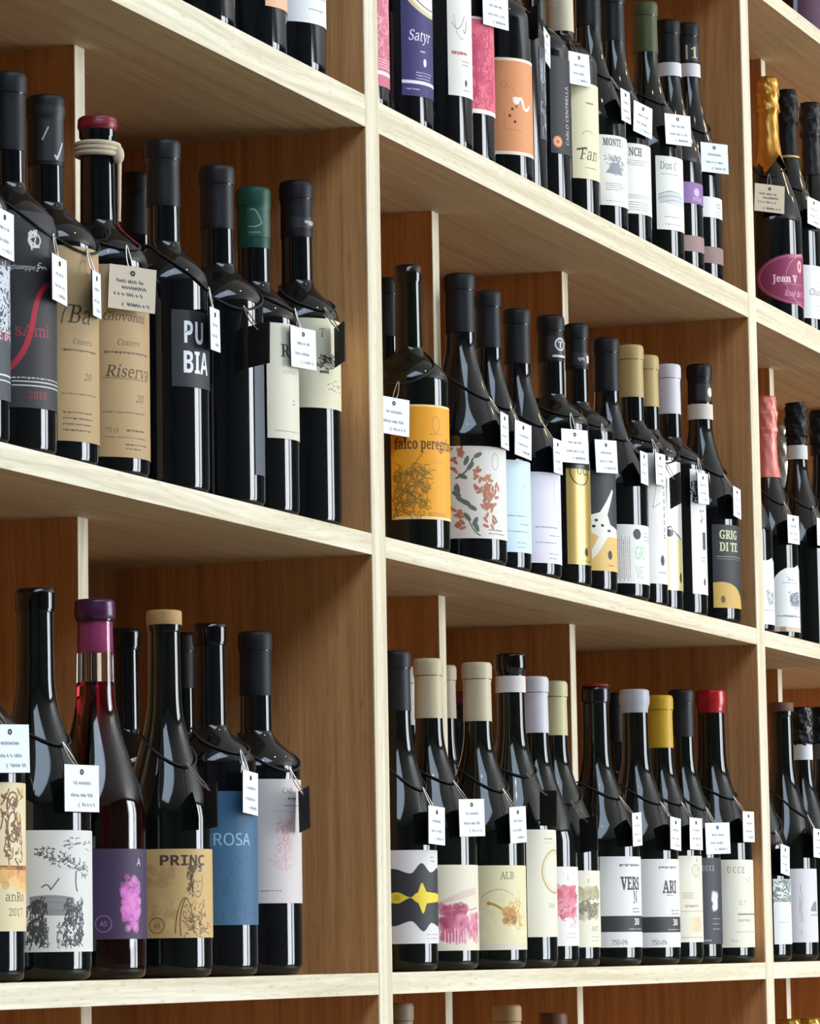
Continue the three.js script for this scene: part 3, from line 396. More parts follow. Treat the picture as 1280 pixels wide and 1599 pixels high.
  f5: (A) => A.fill('#dfd9c4').t('F', 0.22, 0.14, 0.07, '#5a5640', 'serif').blot(0.03, 0.23, 0.5, 0.14, 90, ['#9a966e', '#b4b088']).blot(0.03, 0.44, 0.46, 0.18, 120, ['#7a765a', '#9a9474', '#b0a890']).scribble(0.05, 0.36, 0.45, 0.24, 30, '#6a664c', 0.012).t('ANT', 0.28, 0.76, 0.09, '#7a745c', 'serif').tiny(0.3, 0.86, 0.2, 2, '#9a947c', 0.05),
  f6: (A) => A.fill('#dedbd8').tiny(0.2, 0.085, 0.35, 1, '#6a6664', 0.02, 0.024).t('VERS', 0.21, 0.3, 0.19, '#3a3838', 'serif', { style: 'bold', fat: 0.05, sx: 0.64 }).t('N', 0.37, 0.45, 0.18, '#5c5a5a', 'serif', { fat: 0.03, sx: 0.64 }).tiny(0.36, 0.57, 0.14, 2, '#6a6664', 0.035, 0.014).rect(0, 0.655, 1, 0.175, '#2c2b2b').t('30', 0.38, 0.72, 0.1, '#e8e4e0', 'sans-serif', BD).tiny(0.3, 0.795, 0.24, 1, '#b8b4b0', 0.02, 0.012).t('750-0%', 0.1, 0.945, 0.075, '#3c3a38', 'sans-serif', { sx: 0.8 }),
  f7: (A) => A.fill('#dedbd8').tiny(0.2, 0.085, 0.35, 1, '#6a6664', 0.02, 0.024).t('ARI', 0.24, 0.32, 0.19, '#444242', 'serif', { style: 'bold', fat: 0.05, sx: 0.7 }).tiny(0.28, 0.405, 0.14, 1, '#8a8684', 0.02, 0.014).tiny(0.36, 0.58, 0.14, 2, '#6a6664', 0.035, 0.014).rect(0, 0.655, 1, 0.175, '#2c2b2b').t('30', 0.38, 0.72, 0.1, '#e8e4e0', 'sans-serif', BD).tiny(0.3, 0.795, 0.24, 1, '#b8b4b0', 0.02, 0.012).t('750-0%', 0.1, 0.945, 0.075, '#3c3a38', 'sans-serif', { sx: 0.8 }),
  f8: (A) => A.fill('#ddd7c4').ring(0.36, 0.17, 0.07, '#a49c84', 0.01).scribble(0.32, 0.04, 0.14, 0.24, 16, '#b4ac94', 0.008).t('IRRE', 0.08, 0.46, 0.1, '#a89e86', 'serif', { sx: 0.8 }).tiny(0.12, 0.57, 0.34, 1, '#c08474', 0.02, 0.03).rect(0.05, 0.64, 0.6, 0.006, '#a49c84').blot(0.26, 0.72, 0.2, 0.14, 30, ['#d8b8a0', '#e0cf9c']).tiny(0.06, 0.94, 0.5, 1, '#948c78'),
  f9: (A) => A.fill('#2d3138').t('U C C E', 0.06, 0.12, 0.085, '#b8bcc2', 'serif', { sx: 0.7 }).blot(0.28, 0.4, 0.08, 0.2, 40, ['#d8dade']).tiny(0.26, 0.7, 0.2, 3, '#8a8e94', 0.06, 0.014).tiny(0.06, 0.95, 0.16, 1, '#9a9ea4', 0.02, 0.02),
  f10: (A) => A.fill('#dcd7c6').t('U C C E', 0.07, 0.12, 0.095, '#8a8676', 'serif', { fat: 0.03, sx: 0.78 }).scribble(0.33, 0.2, 0.14, 0.1, 10, '#b0ab9a', 0.006).t('IL T', 0.22, 0.49, 0.07, '#98937f', 'serif', { sx: 0.9 }).rect(0.2, 0.615, 0.5, 0.016, '#7c7868').tiny(0.2, 0.68, 0.25, 1, '#a8a38f', 0.02, 0.03).tiny(0.17, 0.82, 0.4, 1, '#a49f8b', 0.02, 0.01).t('75 cl', 0.1, 0.925, 0.045, '#8a8676', 'sans-serif'),
  g1: (A) => { A.fill('#8a2a56').ring(0.5, 0.5, 0.46, '#c87a98', 0.012, 0.46); A.g.lineWidth = 0.014 * A.H; A.g.strokeStyle = '#c07a96'; A.g.beginPath(); A.g.ellipse(0.5 * A.W, 0.5 * A.H, 0.47 * A.W, 0.46 * A.H, 0, 0, 7); A.g.stroke(); A.dot(0.44, 0.26, 0.07, '#e8bcae', 0.11).dot(0.44, 0.26, 0.035, '#a84a6a', 0.06).t('Jean V', 0.15, 0.5, 0.17, '#f0cdd8', 'serif', { style: 'bold', fat: 0.04, sx: 0.9 }).tiny(0.24, 0.585, 0.25, 1, '#d89cb4').t('Rosé de S', 0.25, 0.76, 0.15, '#dca4ba', 'serif', { style: 'italic', sx: 0.7 }).t('CHAMPAGNE', 0.3, 0.1, 0.07, '#e0b0a8', 'sans-serif', { rot: -0.12 }).tiny(0.38, 0.9, 0.2, 1, '#cf90a8'); },
  g2: (A) => A.fill('#dddfe0').t('Cham', 0.16, 0.5, 0.17, '#5a5e64', 'serif', { style: 'italic', sx: 0.8 }).tiny(0.3, 0.3, 0.2, 1, '#9a9ea4').tiny(0.3, 0.75, 0.2, 2, '#8a8e94', 0.08),
  h0: (A) => A.fill('#dfe0de').scribble(0.3, 0.5, 0.25, 0.2, 40, '#8a9298', 0.012).rect(0.05, 0.78, 0.9, 0.012, '#a8acac'),
  h1: (A) => A.fill('#dfe0de').scribble(0.2, 0.18, 0.16, 0.08, 8, '#8a9094', 0.008).tiny(0.14, 0.27, 0.34, 1, '#8a9094', 0.02, 0.012).poly([[0.26, 0.46], [0.36, 0.42], [0.5, 0.38], [0.5, 0.62], [0.28, 0.62]], '#9aa2a8').scribble(0.26, 0.42, 0.26, 0.2, 50, '#6a7278', 0.01).rect(0.04, 0.76, 0.9, 0.02, '#a4a8a8').tiny(0.14, 0.755, 0.3, 1, '#7a7e80', 0.02, 0.03).rect(0, 0.93, 1, 0.07, '#c9bba8').rect(0.08, 0.93, 0.1, 0.07, '#a07c5c'),
  i0: (A) => A.fill('#d6dad8').scribble(0, 0.02, 0.6, 0.3, 60, '#6a7472', 0.016).rect(0, 0.33, 1, 0.02, '#7a8684').dot(0.28, 0.48, 0.06, '#eef2f0').tiny(0.1, 0.66, 0.4, 1, '#9aa4a2').dot(0.3, 0.85, 0.05, '#eef2f0'),
  i1: (A) => A.fill('#cfccd0').scribble(0.12, 0.22, 0.06, 0.62, 30, '#b4b2b6', 0.01).poly([[0.33, 0.55], [0.4, 0.46], [0.5, 0.44], [0.5, 0.58], [0.34, 0.58]], '#7c8084').rect(0.33, 0.62, 0.25, 0.012, '#8c8e92').tiny(0.33, 0.64, 0.2, 1, '#9a9ca0'),
};
const ROW = { a: 'bottles on the thick upper shelf left of the first upright', b: 'bottles on the middle shelf left of the first upright', c: 'bottles on the lower shelf left of the first upright', d: 'bottles on the thick upper shelf between the uprights', e: 'bottles on the middle shelf between the uprights', f: 'bottles on the lower shelf between the uprights', g: 'bottles on the thick upper shelf right of the second upright', h: 'bottles on the middle shelf right of the second upright', i: 'bottles on the lower shelf right of the second upright', j: 'bottles on the bottom shelf', k: 'bottles on the topmost shelf' };
const BX = 'bordeaux', BU = 'burgundy', SP = 'sparkling', SL = 'slim';
const BLK = '#111215';
// shape, closure [style, colour, length, roughness], description, short name for its tag
const SPEC = {
  a1: [BX, ['sleeve', BLK, 0.056, 0.5], 'dark wine bottle without a visible label, past the pale orange label', ''],
  a2: [BX, ['sleeve', BLK, 0.056, 0.5], 'dark wine bottle with a pale orange label beside the blue and white one', ''],
  a3: [BX, ['sleeve', BLK, 0.056, 0.5], 'dark wine bottle with a blue and white label on the thick shelf', ''],
  b0: [BX, ['sleeve', BLK, 0.056, 0.5], 'dark bottle with a grey scribbled label, beside the red ribbon label', 'grey scribbled label'],
  b1: [BX, ['sleeve', BLK, 0.062, 0.5], 'dark bottle with a black label crossed by a red ribbon stroke', 'red ribbon stroke label'],
  b2: [BX, ['sleeve', BLK, 0.057, 0.5], 'dark bottle with a kraft paper label and slash marks on its black capsule', 'kraft label and slash-marked capsule'],
  b3: [BX, ['wax', '#7c1a24', 0.011, 0.35], 'dark bottle with red wax top, twine collar and kraft paper label', 'red wax bottle with twine'],
  b3b: [BX, ['sleeve', BLK, 0.056, 0.5], 'plain black-capped bottle standing behind the red wax and twine bottle', ''],
  b4: [BX, ['sleeve', '#151517', 0.057, 0.45], 'dark bottle with big white block letters on a black label', 'block letter label'],
  b5: [BX, ['sleeve', '#1a1a1b', 0.056, 0.45], 'dark bottle with a narrow grey label, between block letters and green capsule', 'narrow grey label'],
  b6: [BX, ['sleeve', '#0f4434', 0.055, 0.45], 'dark bottle with a dark green capsule and tall cream label', 'green capsule'],
  b7: [BX, ['sleeve', '#0e0f11', 0.052, 0.5], 'tall dark bottle with a cream label high on its body, next to the upright', 'high cream label'],
  c0: [BX, ['sleeve', BLK, 0.056, 0.5], 'dark bottle with a cream and orange label showing a standing figure', 'cream and orange figure label'],
  c1: [BU, ['sleeve', '#080708', 0.0185, 0.1], 'glossy dark bottle with a white label of an ink landscape drawing', 'ink landscape label'],
  c2: [BU, ['wax', '#43143a', 0.0175, 0.3], 'clear glass bottle of red wine with purple wax and purple label', ''],
  c2b: [BX, ['sleeve', '#080809', 0.0185, 0.15], 'dark bottle standing behind the clear glass bottle with purple wax', ''],
  c3: [BU, ['flat', '#b8915c', 0.0115, 0.6], 'dark bottle with a tan stopper and tan label of a line-drawn figure', 'tan line-drawn figure label'],
  c3b: [BX, ['sleeve', '#0e0e10', 0.05, 0.5], 'dark bottle standing behind the bottle with a tan stopper', ''],
  c4: [BX, ['sleeve', '#060607', 0.0185, 0.12], 'dark bottle with a plain steel blue label', 'steel blue label'],
  c5: [BX, ['sleeve', '#0e0f10', 0.056, 0.55], 'dark bottle with a pale label of a thin pink tree drawing', 'pink tree label'],
  d0: [BX, ['sleeve', BLK, 0.056, 0.5], 'dark bottle with a rose red label half hidden by the upright', ''],
  d2: [BX, ['sleeve', BLK, 0.056, 0.5], 'dark bottle with a violet label and gold round seal', ''],
  d3: [BX, ['sleeve', BLK, 0.056, 0.5], 'dark bottle with a white label of thin flying lines', ''],
  d4: [BX, ['sleeve', BLK, 0.056, 0.5], 'dark bottle with a coral pink label of crimson strokes', 'coral pink label'],
  d5: [BX, ['sleeve', BLK, 0.056, 0.5], 'dark bottle with an orange label and white squiggle', ''],
  d6: [BX, ['sleeve', BLK, 0.056, 0.5], 'dark bottle with a narrow silver grey label next to the orange label', 'narrow silver grey label'],
  d7: [BX, ['sleeve', BLK, 0.056, 0.5], 'dark bottle with vertical white lettering and an orange dot', 'vertical lettering and orange dot'],
  d8: [BX, ['sleeve', '#cfc4a8', 0.083, 0.5], 'dark bottle with a cream label of black brush lettering', 'brush lettered cream label'],
  d9: [BU, ['sleeve', '#111618', 0.06, 0.4], 'dark bottle with a white label showing a grey farmhouse', 'grey farmhouse label'],
  d10: [BU, ['sleeve', '#111618', 0.06, 0.4], 'dark bottle with a white text label, between farmhouse label and olive capsule', 'white text label'],
  d11: [BU, ['sleeve', '#4a5230', 0.06, 0.45], 'dark bottle with an olive green capsule and white hill landscape label', 'olive capsule'],
  d12: [BU, ['sleeve', '#0f1013', 0.062, 0.5], 'dark bottle with a short lilac label and white neck band', ''],
  d13: [BU, ['sleeve', '#0f1013', 0.062, 0.5], 'dark bottle with a short white label and white neck band', 'short white label and neck band'],
  e0: [BX, ['sleeve', '#15181b', 0.06, 0.5], 'black-capped bottle standing behind the mustard yellow label', ''],
  e1: [BX, ['none'], 'dark green bottle with a mustard yellow label of brown flowers', 'mustard yellow label'],
  e2: [BU, ['sleeve', '#111316', 0.06, 0.5], 'dark bottle with a white label of terracotta and grey leaf pattern', 'leaf pattern label'],
  e3: [BU, ['sleeve', '#131518', 0.059, 0.5], 'dark bottle with a pale ice blue label', 'ice blue label'],
  e4: [BU, ['sleeve', '#151618', 0.058, 0.5], 'dark bottle with a pale lilac label', 'pale lilac label'],
  e5: [BX, ['sleeve', '#0c0d10', 0.05, 0.5], 'dark bottle with a plain gold label and dark round mark', 'plain gold label'],
  e6: [BX, ['sleeve', '#0d0e10', 0.05, 0.5], 'dark bottle with a black, white and gold splash label', 'splash label'],
  e7: [BU, ['sleeve', '#0d0f13', 0.06, 0.5], 'dark bottle with a low white label of pale green letters', 'pale green letters'],
  e8: [BX, ['sleeve', '#b49c66', 0.06, 0.45], 'dark bottle with gold capsule and white label of vertical letters', 'vertical letters label'],
  e9: [BX, ['sleeve', '#b49c66', 0.06, 0.45], 'dark bottle with gold capsule and label half white, half gold', 'half white half gold label'],
  e10: [BX, ['sleeve', '#cfccd2', 0.059, 0.45], 'dark bottle with a white capsule and narrow white label', 'white capsule and narrow label'],
  e11: [BU, ['sleeve', '#0b0c11', 0.046, 0.45], 'dark bottle with navy capsule, white neck band and gold half disc label', 'navy capsule and gold half disc'],
  f0: [BU, ['sleeve', '#15171b', 0.057, 0.5], 'dark bottle with a black wave and yellow diamond label', 'black wave label'],
  f0b: [BU, ['sleeve', '#cfc9c0', 0.058, 0.5], 'white-capped bottle standing behind the black wave label', ''],
  f1: [BU, ['sleeve', '#c0b28f', 0.058, 0.45], 'green glass bottle with cream capsule and crimson watercolour label', 'crimson watercolour label'],
  f1b: [BU, ['sleeve', '#c9bea4', 0.058, 0.5], 'cream-capped bottle standing behind the crimson watercolour label', ''],
  f1c: [BU, ['wax', '#5c0f1e', 0.014, 0.35], 'bottle with dark red wax top standing behind the cream-capped bottles', ''],
  f2: [BU, ['sleeve', '#c4b797', 0.059, 0.45], 'green glass bottle with cream capsule and honey coloured snail label', 'honey coloured label'],
  f3: [BU, ['wax', '#080809', 0.022, 0.12], 'green glass bottle with black wax, white neck band and gold ring label', 'gold ring label'],
  f4: [BU, ['sleeve', '#c9c4c8', 0.059, 0.45], 'bottle with a white capsule and red brush wash label', ''],
  f5: [BU, ['sleeve', '#c2b98e', 0.058, 0.45], 'bottle with a cream capsule and olive brush wash label', 'olive brush wash label'],
  f6: [BU, ['sleeve', '#0d0d10', 0.018, 0.2], 'dark bottle with a red disc on its lip and black-banded white label', 'black-banded label with red lip'],
  f6b: [BX, ['sleeve', '#111216', 0.058, 0.5], 'black-capped bottle behind the two black-banded labels', ''],
  f7: [BU, ['wax', '#aeaeb4', 0.026, 0.4], 'dark bottle with grey white wax and black-banded white label', 'black-banded label with grey wax'],
  f8: [BU, ['sleeve', '#c39a24', 0.06, 0.45], 'dark bottle with a yellow capsule and cream stamped label', 'yellow capsule'],
  f9: [BU, ['sleeve', '#16181b', 0.055, 0.5], 'dark bottle with black capsule and dark slate label', 'dark slate label'],
  f10: [BU, ['wax', '#a8141f', 0.027, 0.25], 'dark bottle with bright red wax and cream label by the upright', 'bright red wax'],
  g1: [SP, ['foil', '#c08a3c', 0.128, 0.32, 0.7], 'sparkling wine bottle with gold foil and magenta oval label', 'gold foil bottle'],
  g2: [SP, ['foil', '#0e0e11', 0.088, 0.45, 0.2], 'sparkling wine bottle with black foil and white label', 'black foil and white label'],
  g3: [SP, ['foil', '#111215', 0.1, 0.4, 0.3], 'sparkling wine bottle with all-black foil next to the white-labelled one', ''],
  h0: [SP, ['foil', '#d47c70', 0.11, 0.4, 0.3], 'sparkling wine bottle with arched white label, mostly hidden by the upright', ''],
  h1: [SP, ['foil', '#d47c70', 0.105, 0.4, 0.25], 'sparkling wine bottle with salmon pink foil and arched white label', 'salmon pink foil'],
  hb: [SP, ['foil', '#b8b6b2', 0.11, 0.3, 0.8], 'sparkling wine bottle with silver foil behind the salmon pink foil', ''],
  h2: [SP, ['foil', '#0d0e10', 0.055, 0.45, 0.2], 'sparkling wine bottle with black foil and white neck band', 'black foil and white neck band'],
  h3: [SP, ['foil', '#0c0d10', 0.06, 0.45, 0.2], 'sparkling wine bottle with plain black foil next to the white neck band', ''],
  i0: [SP, ['sleeve', BLK, 0.05, 0.4], 'bottle with a grey green patterned label beside the second upright', 'grey green patterned label'],
  i1: [SP, ['flat', '#6a4a3c', 0.011, 0.6], 'dark green sparkling bottle with a brown banded stopper', 'brown banded stopper'],
  i2: [SP, ['foil', '#0d0f11', 0.05, 0.35, 0.2], 'dark sparkling bottle with black foil and small white neck label', ''],
  i3: [SP, ['foil', '#0d0f11', 0.06, 0.4, 0.2], 'dark sparkling bottle with black foil and grey neck band', ''],
  j1: [SL, ['sleeve', '#8a7864', 0.06, 0.5], 'grey brown capsule of a bottle beside the first upright, bottom shelf', ''],
  j2: [SL, ['sleeve', '#b09468', 0.06, 0.5], 'tan capsule of a bottle on the bottom shelf', ''],
  j3: [SL, ['sleeve', '#6e4a38', 0.06, 0.5], 'red brown capsule of a bottle on the bottom shelf', ''],
  j4: [SP, ['foil', '#c8a040', 0.1, 0.3, 0.8], 'gold foil top of a bottle beside the second upright, bottom shelf', ''],
  j5: [SP, ['foil', '#d0a848', 0.1, 0.3, 0.8], 'gold foil top of the second gold bottle from the upright, bottom shelf', ''],
  k1: [BX, ['sleeve', BLK, 0.056, 0.5], 'dark bottle with a plum label on the topmost shelf', ''],
  k2: [BX, ['sleeve', BLK, 0.056, 0.5], 'dark bottle with a wine red label on the topmost shelf', ''],
};
// paper bands round the neck or body: [height of foot from the lip or shelf, width, colour]
const BANDS = {
  d12: [[-0.069, 0.0165, '#d8d5d8']], d13: [[-0.067, 0.0165, '#d8d5d8']], e11: [[-0.067, 0.0185, '#cfc9b8']], f3: [[-0.04, 0.017, '#d4ccc8']],
  h2: [[-0.075, 0.0185, '#c9c8c2']], i2: [[-0.068, 0.02, '#d0d0d4']], i3: [[-0.068, 0.02, '#4a4844']], g2: [[-0.092, 0.003, '#c8a868']],
};
const LOWBANDS = { d12: [0.026, 0.019, '#9a7f7c'], d13: [0.024, 0.02, '#8f7672'], k1: [0.02, 0.09, '#4a2a44'], k2: [0.02, 0.09, '#7a2a3c'] };
const GREEN = new Set(['e1', 'f0', 'f1', 'f2', 'f3', 'f4', 'f5', 'f6', 'f7', 'f8', 'f9', 'f10', 'd11', 'h2', 'i1', 'i2', 'h1', 'c1', 'c3']);
const paperMats = {};
const paperMat = (c) => (paperMats[c] ??= std({ color: new THREE.Color(c), roughness: 0.7 }));
const METAL = new Set(['e5', 'e9']), shapes = { g1: 'oval', h0: 'dome', h1: 'dome' };
const PROFILE = {}, BOTTLE = {};

for (const [key, [type, cap, label]] of Object.entries(SPEC)) {
  const [x, z, y, h, r, nr, hw, l0, l1] = POS[key];
  const b = thing(type === SP ? 'sparkling_wine_bottle' : 'wine_bottle', label, 'bottle', x, y, z, ROW[key[0]]);
  const foiled = cap[0] === 'foil', P = outline(type, foiled ? h - 0.006 : h, r, foiled ? Math.min(nr, 0.0128) : nr);
  PROFILE[key] = P; BOTTLE[key] = b;
  if (key === 'c2') {
    obj('glass_body', lathe([[0, 0], ...P.filter(([, q]) => q < h - 0.004), [0.001, h - 0.004]], 56), M.clear, b);
    const fillTo = h - 0.066;
    const inner = P.filter(([, q]) => q > 0.011 && q < fillTo).map(([a, q]) => [a - 0.0022, q]);
    obj('red_wine', lathe([[0, 0.006], [r * 0.8, 0.006], ...inner, [radiusAt(P, fillTo) - 0.0022, fillTo], [0, fillTo]], 48), M.wine, b);
    obj('pink_cork', lathe([[0, h - 0.042], [nr - 0.0032, h - 0.042], [nr - 0.003, h - 0.006], [0, h - 0.006]], 32), std({ color: lin(0.5, 0.05, 0.2), roughness: 0.6 }), b);
  } else obj('glass_body', lathe([[0, 0.004], ...P, [0, P[P.length - 1][1]]]), GREEN.has(key) ? M.greenGlass : M.glass, b);
  if (cap[0] === 'foil') { const c = obj('foil', foil(P, h, cap[2], key === 'g1'), capMat(cap[1], cap[3], cap[4]), b); c.userData.label = 'crinkled foil over the stopper'; }
  else if (cap[0] !== 'none') obj(cap[0] === 'wax' ? 'wax_seal' : cap[0] === 'flat' ? 'stopper' : 'capsule', lathe(sleeve(P, h, cap[2], 0.0006, cap[0]), 36), capMat(cap[1], cap[3]), b);
  if (key === 'f6') obj('red_disc', new THREE.CylinderGeometry(nr - 0.001, nr + 0.0012, 0.003, 32).translate(0, h + 0.0015, 0), capMat('#7c1420', 0.4), b);
  if (key === 'c4' || key === 'c1') { /* bare wax lip, nothing more */ }
  for (const [f, w, c] of BANDS[key] ?? []) obj('neck_band', lathe(Array.from({ length: 7 }, (_, i) => { const q = h + f + w * i / 6; return [radiusAt(P, q) + 0.0014, q]; }), 40), paperMat(c), b);
  if (LOWBANDS[key]) { const [f, w, c] = LOWBANDS[key]; obj('foot_label', wrap(P, 1.2, f, f + w, 0.0005), paperMat(c), b); }
  if (PRINT[key]) {
    const a = hw * Math.PI / 180, c = canvas(2 * a * r * PPM, (l1 - l0) * PPM);
    PRINT[key](painter(c));
    const straight = { bordeaux: 0.585, burgundy: 0.43, sparkling: 0.42, slim: 0.47 }[type] * h;
    const g = wrap(P, a, l0, l1, 0.0005, shapes[key], 0, 28, l1 > straight - 0.002 ? 18 : 1);
    obj('label', g, std({ map: texture(c), roughness: METAL.has(key) ? 0.32 : 0.62, metalness: METAL.has(key) ? 0.45 : 0 }), b);
  }
  // small prints on capsules
  const CAPS = {
    b2: [0.2, 0.045, (A) => A.fill(BLK).ln([[0.1, 0.62], [0.2, 0.4]], '#b8b8bc', 0.03).ln([[0.32, 0.9], [0.36, 0.96], [0.5, 0.66]], '#b8b8bc', 0.04)],
    b6: [0.22, 0.03, (A) => A.fill('#0f4434').cv([0.08, 0.2, 0.2, 0.1, 0.3, 0.6, 0.2, 0.75, 0.05, 0.7], '#7a9a8c', 0.04).ln([[0.06, 0.88], [0.26, 0.88]], '#5a8070', 0.05)],
    b7: [0.2, 0.01, (A) => A.fill('#0e0f11').tiny(0.3, 0.3, 0.34, 1, '#b8b8ba', 0.2, 0.4)],
    e5: [0.3, 0.024, (A) => A.fill('#0c0d10').ring(0.36, 0.36, 0.26, '#c8c8c4', 0.08).t('T', 0.36, 0.38, 0.4, '#d8d8d4', 'serif', { style: 'bold', align: 'center' }).rect(0.15, 0.85, 0.7, 0.1, '#d0d0c0')],
    e6: [0.3, 0.014, (A) => A.fill('#0d0e10').tiny(0.15, 0.4, 0.2, 1, '#a8a8a4', 0.1, 0.3).rect(0.42, 0.2, 0.4, 0.6, '#c8c8c4')],
    e11: [0.3, 0.02, (A) => A.fill('#0b0c11').blot(0.36, 0.3, 0.12, 0.4, 26, ['#d8c0a0']).dot(0.42, 0.5, 0.22, '#dcc8b0', 0.3)],
    d13: [0.3, 0.022, (A) => A.fill('#0f1013').t('1', 0.3, 0.5, 0.9, '#c8b494', 'serif', { style: 'bold', align: 'center' }).rect(0.06, 0.1, 0.05, 0.8, '#c8b494')],
  }[key];
  if (CAPS) {
    const [dn, w, draw] = CAPS, a = 1.6, c = canvas(2 * a * nr * 6000, w * 6000), top = { b2: 0.048, b6: 0.045, b7: 0.044, e5: 0.047, e6: 0.046, e11: 0.044, d13: 0.048 }[key];
    const y0 = h - top - (key === 'b2' ? 0 : 0), yy = key === 'b2' ? h - 0.06 + 0.006 : y0;
    draw(painter(c));
    obj('capsule_print', wrap(P, a, yy, yy + w, 0.0011, null, 0, 20, 4), std({ map: texture(c), roughness: 0.5 }), b);
  }
  if (key === 'b3') { // twine collar with a hanging end and a red seal
    const R = nr + 0.0022, rings = [];
    for (const q of [0.019, 0.023, 0.027]) rings.push(new THREE.TorusGeometry(R, 0.0023, 8, 40).rotateX(Math.PI / 2 + 0.03).translate(0, h - q - 0.004, 0));
    obj('twine_collar', mergeGeometries(rings), M.twine, b);
    const v = (a, q, o) => { const e = radiusAt(P, h - q) + o; return new THREE.Vector3(e * Math.sin(a), h - q, e * Math.cos(a)); };
    const A0 = 0.05;
    obj('twine_knot', new THREE.SphereGeometry(0.0052, 14, 10).scale(1, 1.5, 1).translate(...v(A0, 0.032, 0.004).toArray()), M.twine, b);
    for (const s of [0, 0.16]) obj('twine_end', new THREE.TubeGeometry(new THREE.CatmullRomCurve3([v(A0 + s, 0.03, 0.005), v(A0 + s * 0.6, 0.05, 0.0045), v(A0 + 0.02 + s * 0.4, 0.07, 0.004), v(A0 + 0.1, 0.087, 0.003)]), 20, 0.0015, 6), M.twine, b);
    obj('red_seal', wrap(P, 0.16, h - 0.11, h - 0.086, 0.0018, 'oval', A0 + 0.12), M.seal, b);
  }
}

// ---------------------------------------------------------------- price tags
// [x, y, z of the middle of the card, the way it faces in degrees from +x towards +z]
const TAG = {
  b0:[-0.7075,2.0606,-0.006,81.5], b1:[-0.6188,2.0392,-0.0049,78.5], b2:[-0.5537,2.0376,-0.0052,72.5], b3:[-0.4797,2.0539,-0.0096,126.1],
  b4:[-0.33,2.0417,-0.0052,76.3], b5:[-0.2641,2.0375,0.0061,41.0], b6:[-0.1423,2.052,-0.0051,98.0], b7:[-0.0819,2.0632,0.0048,55.7],
  c0:[-0.696,1.6733,-0.0093,104.0], c1:[-0.5934,1.6469,-0.0014,101.2], c3:[-0.3718,1.6394,0.0057,51.1], c4:[-0.273,1.6539,-0.0033,83.0],
  c5:[-0.1793,1.6423,0.0061,54.7], d4:[0.3775,2.4749,-0.0095,106.8], d6:[0.5082,2.4897,-0.0178,49.4], d7:[0.5836,2.482,-0.0279,79.6],
  d8:[0.6747,2.4766,-0.0229,102.5], d9:[0.7829,2.4552,-0.0067,85.6], d10:[0.8517,2.4535,-0.0094,101.0], d11:[0.9688,2.4639,-0.005,116.1],
  d13:[1.128,2.4607,-0.0105,121.6], e1:[0.1589,2.0307,-0.0411,112.5], e2:[0.3516,2.0366,0.0009,80.3], e3:[0.4265,2.0368,-0.0068,93.0],
  e4:[0.516,2.0295,-0.0014,82.6], e5:[0.6043,2.0512,-0.0129,111.4], e6:[0.6934,2.05,-0.0083,104.4], e7:[0.7942,2.0479,0.0013,82.7],
  e8:[0.8768,2.056,-0.0069,86.3], e9:[0.9372,2.0385,-0.0087,55.8], e10:[1.0443,2.052,-0.0093,89.4], e11:[1.1467,2.0453,0.0004,85.0],
  f0:[0.1627,1.6372,-0.0056,89.7], f1:[0.2397,1.6464,0.0009,103.9], f2:[0.3705,1.6429,0.0,92.1], f3:[0.4452,1.6614,0.006,47.2],
  f5:[0.619,1.6392,-0.0117,45.9], f6:[0.7375,1.6471,0.0022,85.1], f7:[0.8746,1.6454,0.0015,88.0], f8:[0.9612,1.6474,-0.0021,91.8],
  f9:[1.051,1.6443,-0.0043,113.4], f10:[1.1544,1.66,0.0018,91.2], g1:[1.4564,2.4719,-0.0393,136.0], g2:[1.5632,2.4696,-0.0112,97.0],
  h1:[1.4342,2.0413,-0.0137,93.5], h2:[1.5696,2.05,-0.0134,94.5], i0:[1.3383,1.6241,-0.0084,88.2], i1:[1.4861,1.6474,-0.0075,91.2]
};
const CARD_W = 0.043, CARD_H = 0.036;
const tagMats = Array.from({ length: 7 }, (_, k) => {
  const c = canvas(172, 144), A = painter(c);
  A.fill(['#e9ecee', '#eeeeec', '#e6eaee', '#ecebe6', '#e8ecf0', '#eceae8', '#cdbda6'][k]);
  const ink = k === 6 ? '#4c4a52' : '#7a8290';
  const rows = [[0.26, 0.4], [0.18, 0.66], [0.5, 0.86]];
  if (k === 6) rows.splice(0, 3, [0.16, 0.36], [0.28, 0.5], [0.12, 0.66], [0.4, 0.88]);
  for (const [x, y] of rows) { let q = x; while (q < (y > 0.8 ? 0.86 : 0.84 - rnd() * 0.16)) { const w = 0.025 + rnd() * 0.03; A.cv([q, y, q + w * 0.3, y - 0.06 - rnd() * 0.05, q + w * 0.6, y, q + w * 0.8, y + 0.05, q + w, y - 0.01], ink, 0.018); q += w + (rnd() < 0.18 ? 0.05 : 0.004); } }
  A.t('€', rows[rows.length - 1][0] - 0.12, rows[rows.length - 1][1], 0.14, ink, 'sans-serif');
  return std({ map: texture(c), roughness: 0.75 });
});
const cardFront = new THREE.PlaneGeometry(CARD_W, CARD_H).translate(0, 0, 0.0006);
const cardBody = new THREE.BoxGeometry(CARD_W, CARD_H, 0.001);
const eyelet = new THREE.TorusGeometry(0.0016, 0.0006, 6, 16).translate(0, CARD_H / 2 - 0.0055, 0.0007);
let tagNo = 0;
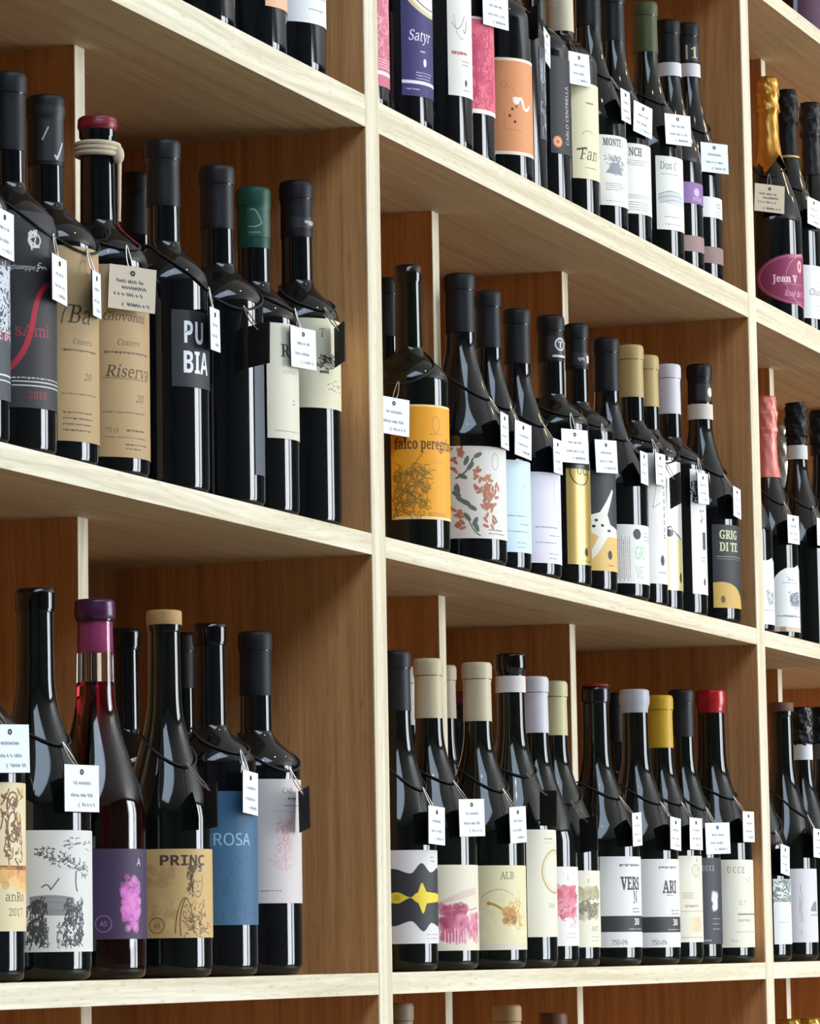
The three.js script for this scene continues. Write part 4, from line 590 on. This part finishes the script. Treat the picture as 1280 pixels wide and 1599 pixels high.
for (const [key, [x, y, z, deg]] of Object.entries(TAG)) {
  const [bx, bz, by, h] = POS[key], P = PROFILE[key], short = SPEC[key][3];
  const t = thing('price_tag', 'handwritten price tag hanging from ' + short, 'price tag', x, y, z, 'price tags hung on the bottle necks');
  const card = new THREE.Group(); card.name = 'card'; t.add(card);
  card.rotation.y = Math.PI / 2 - deg * Math.PI / 180;
  const tilt = (hash(tagNo * 7, 3) - 0.5) * 0.16;
  card.rotation.order = 'YXZ'; card.rotation.z = key === 'b3' ? -0.05 : tilt;
  obj('card_back', cardBody, M.cardBack, card).userData.label = 'black back of the card';
  obj('card_front', cardFront, key === 'b3' || key === 'g1' ? tagMats[6] : tagMats[tagNo % 6], card).userData.label = 'white paper face with handwriting';
  obj('eyelet', eyelet, M.hole, card);
  tagNo++;
  // cord looped round the neck, lying on the shoulder and drawn down to the card
  const phi = Math.atan2(x - bx, z - bz), yTop = y + CARD_H / 2, yHang = Math.min(yTop + 0.016, by + h * 0.86), isB = SPEC[key][0] === BX;
  const yBack = Math.max(yHang + 0.004, by + h * (isB ? 0.705 : 0.66));
  const pts = [];
  for (let i = 0; i < 36; i++) {
    const a = i / 36 * Math.PI * 2, k = 0.5 + 0.5 * Math.cos(a), q = yBack + (yHang - yBack) * k ** 2.3;
    const R = radiusAt(P, q - by) + 0.0013;
    pts.push(new THREE.Vector3(R * Math.sin(phi + a), q - by, R * Math.cos(phi + a)));
  }
  obj('neck_cord', new THREE.TubeGeometry(new THREE.CatmullRomCurve3(pts, true), 90, 0.00115, 5, true), M.cord, BOTTLE[key]);
  const A = pts[0].clone().add(new THREE.Vector3(bx - x, by - y, bz - z)), B = new THREE.Vector3(0, CARD_H / 2 - 0.0055, 0);
  const mid = A.clone().lerp(B, 0.55), side = new THREE.Vector3(Math.cos(phi), 0, -Math.sin(phi)).multiplyScalar(0.0022);
  obj('pin', new THREE.TubeGeometry(new THREE.CatmullRomCurve3([A.clone().add(new THREE.Vector3(0, 0.003, 0)), mid.clone().add(side), B.clone(), mid.clone().sub(side)], true), 36, 0.00065, 5, true), M.pin, t);
}
renderer.render(scene, camera);
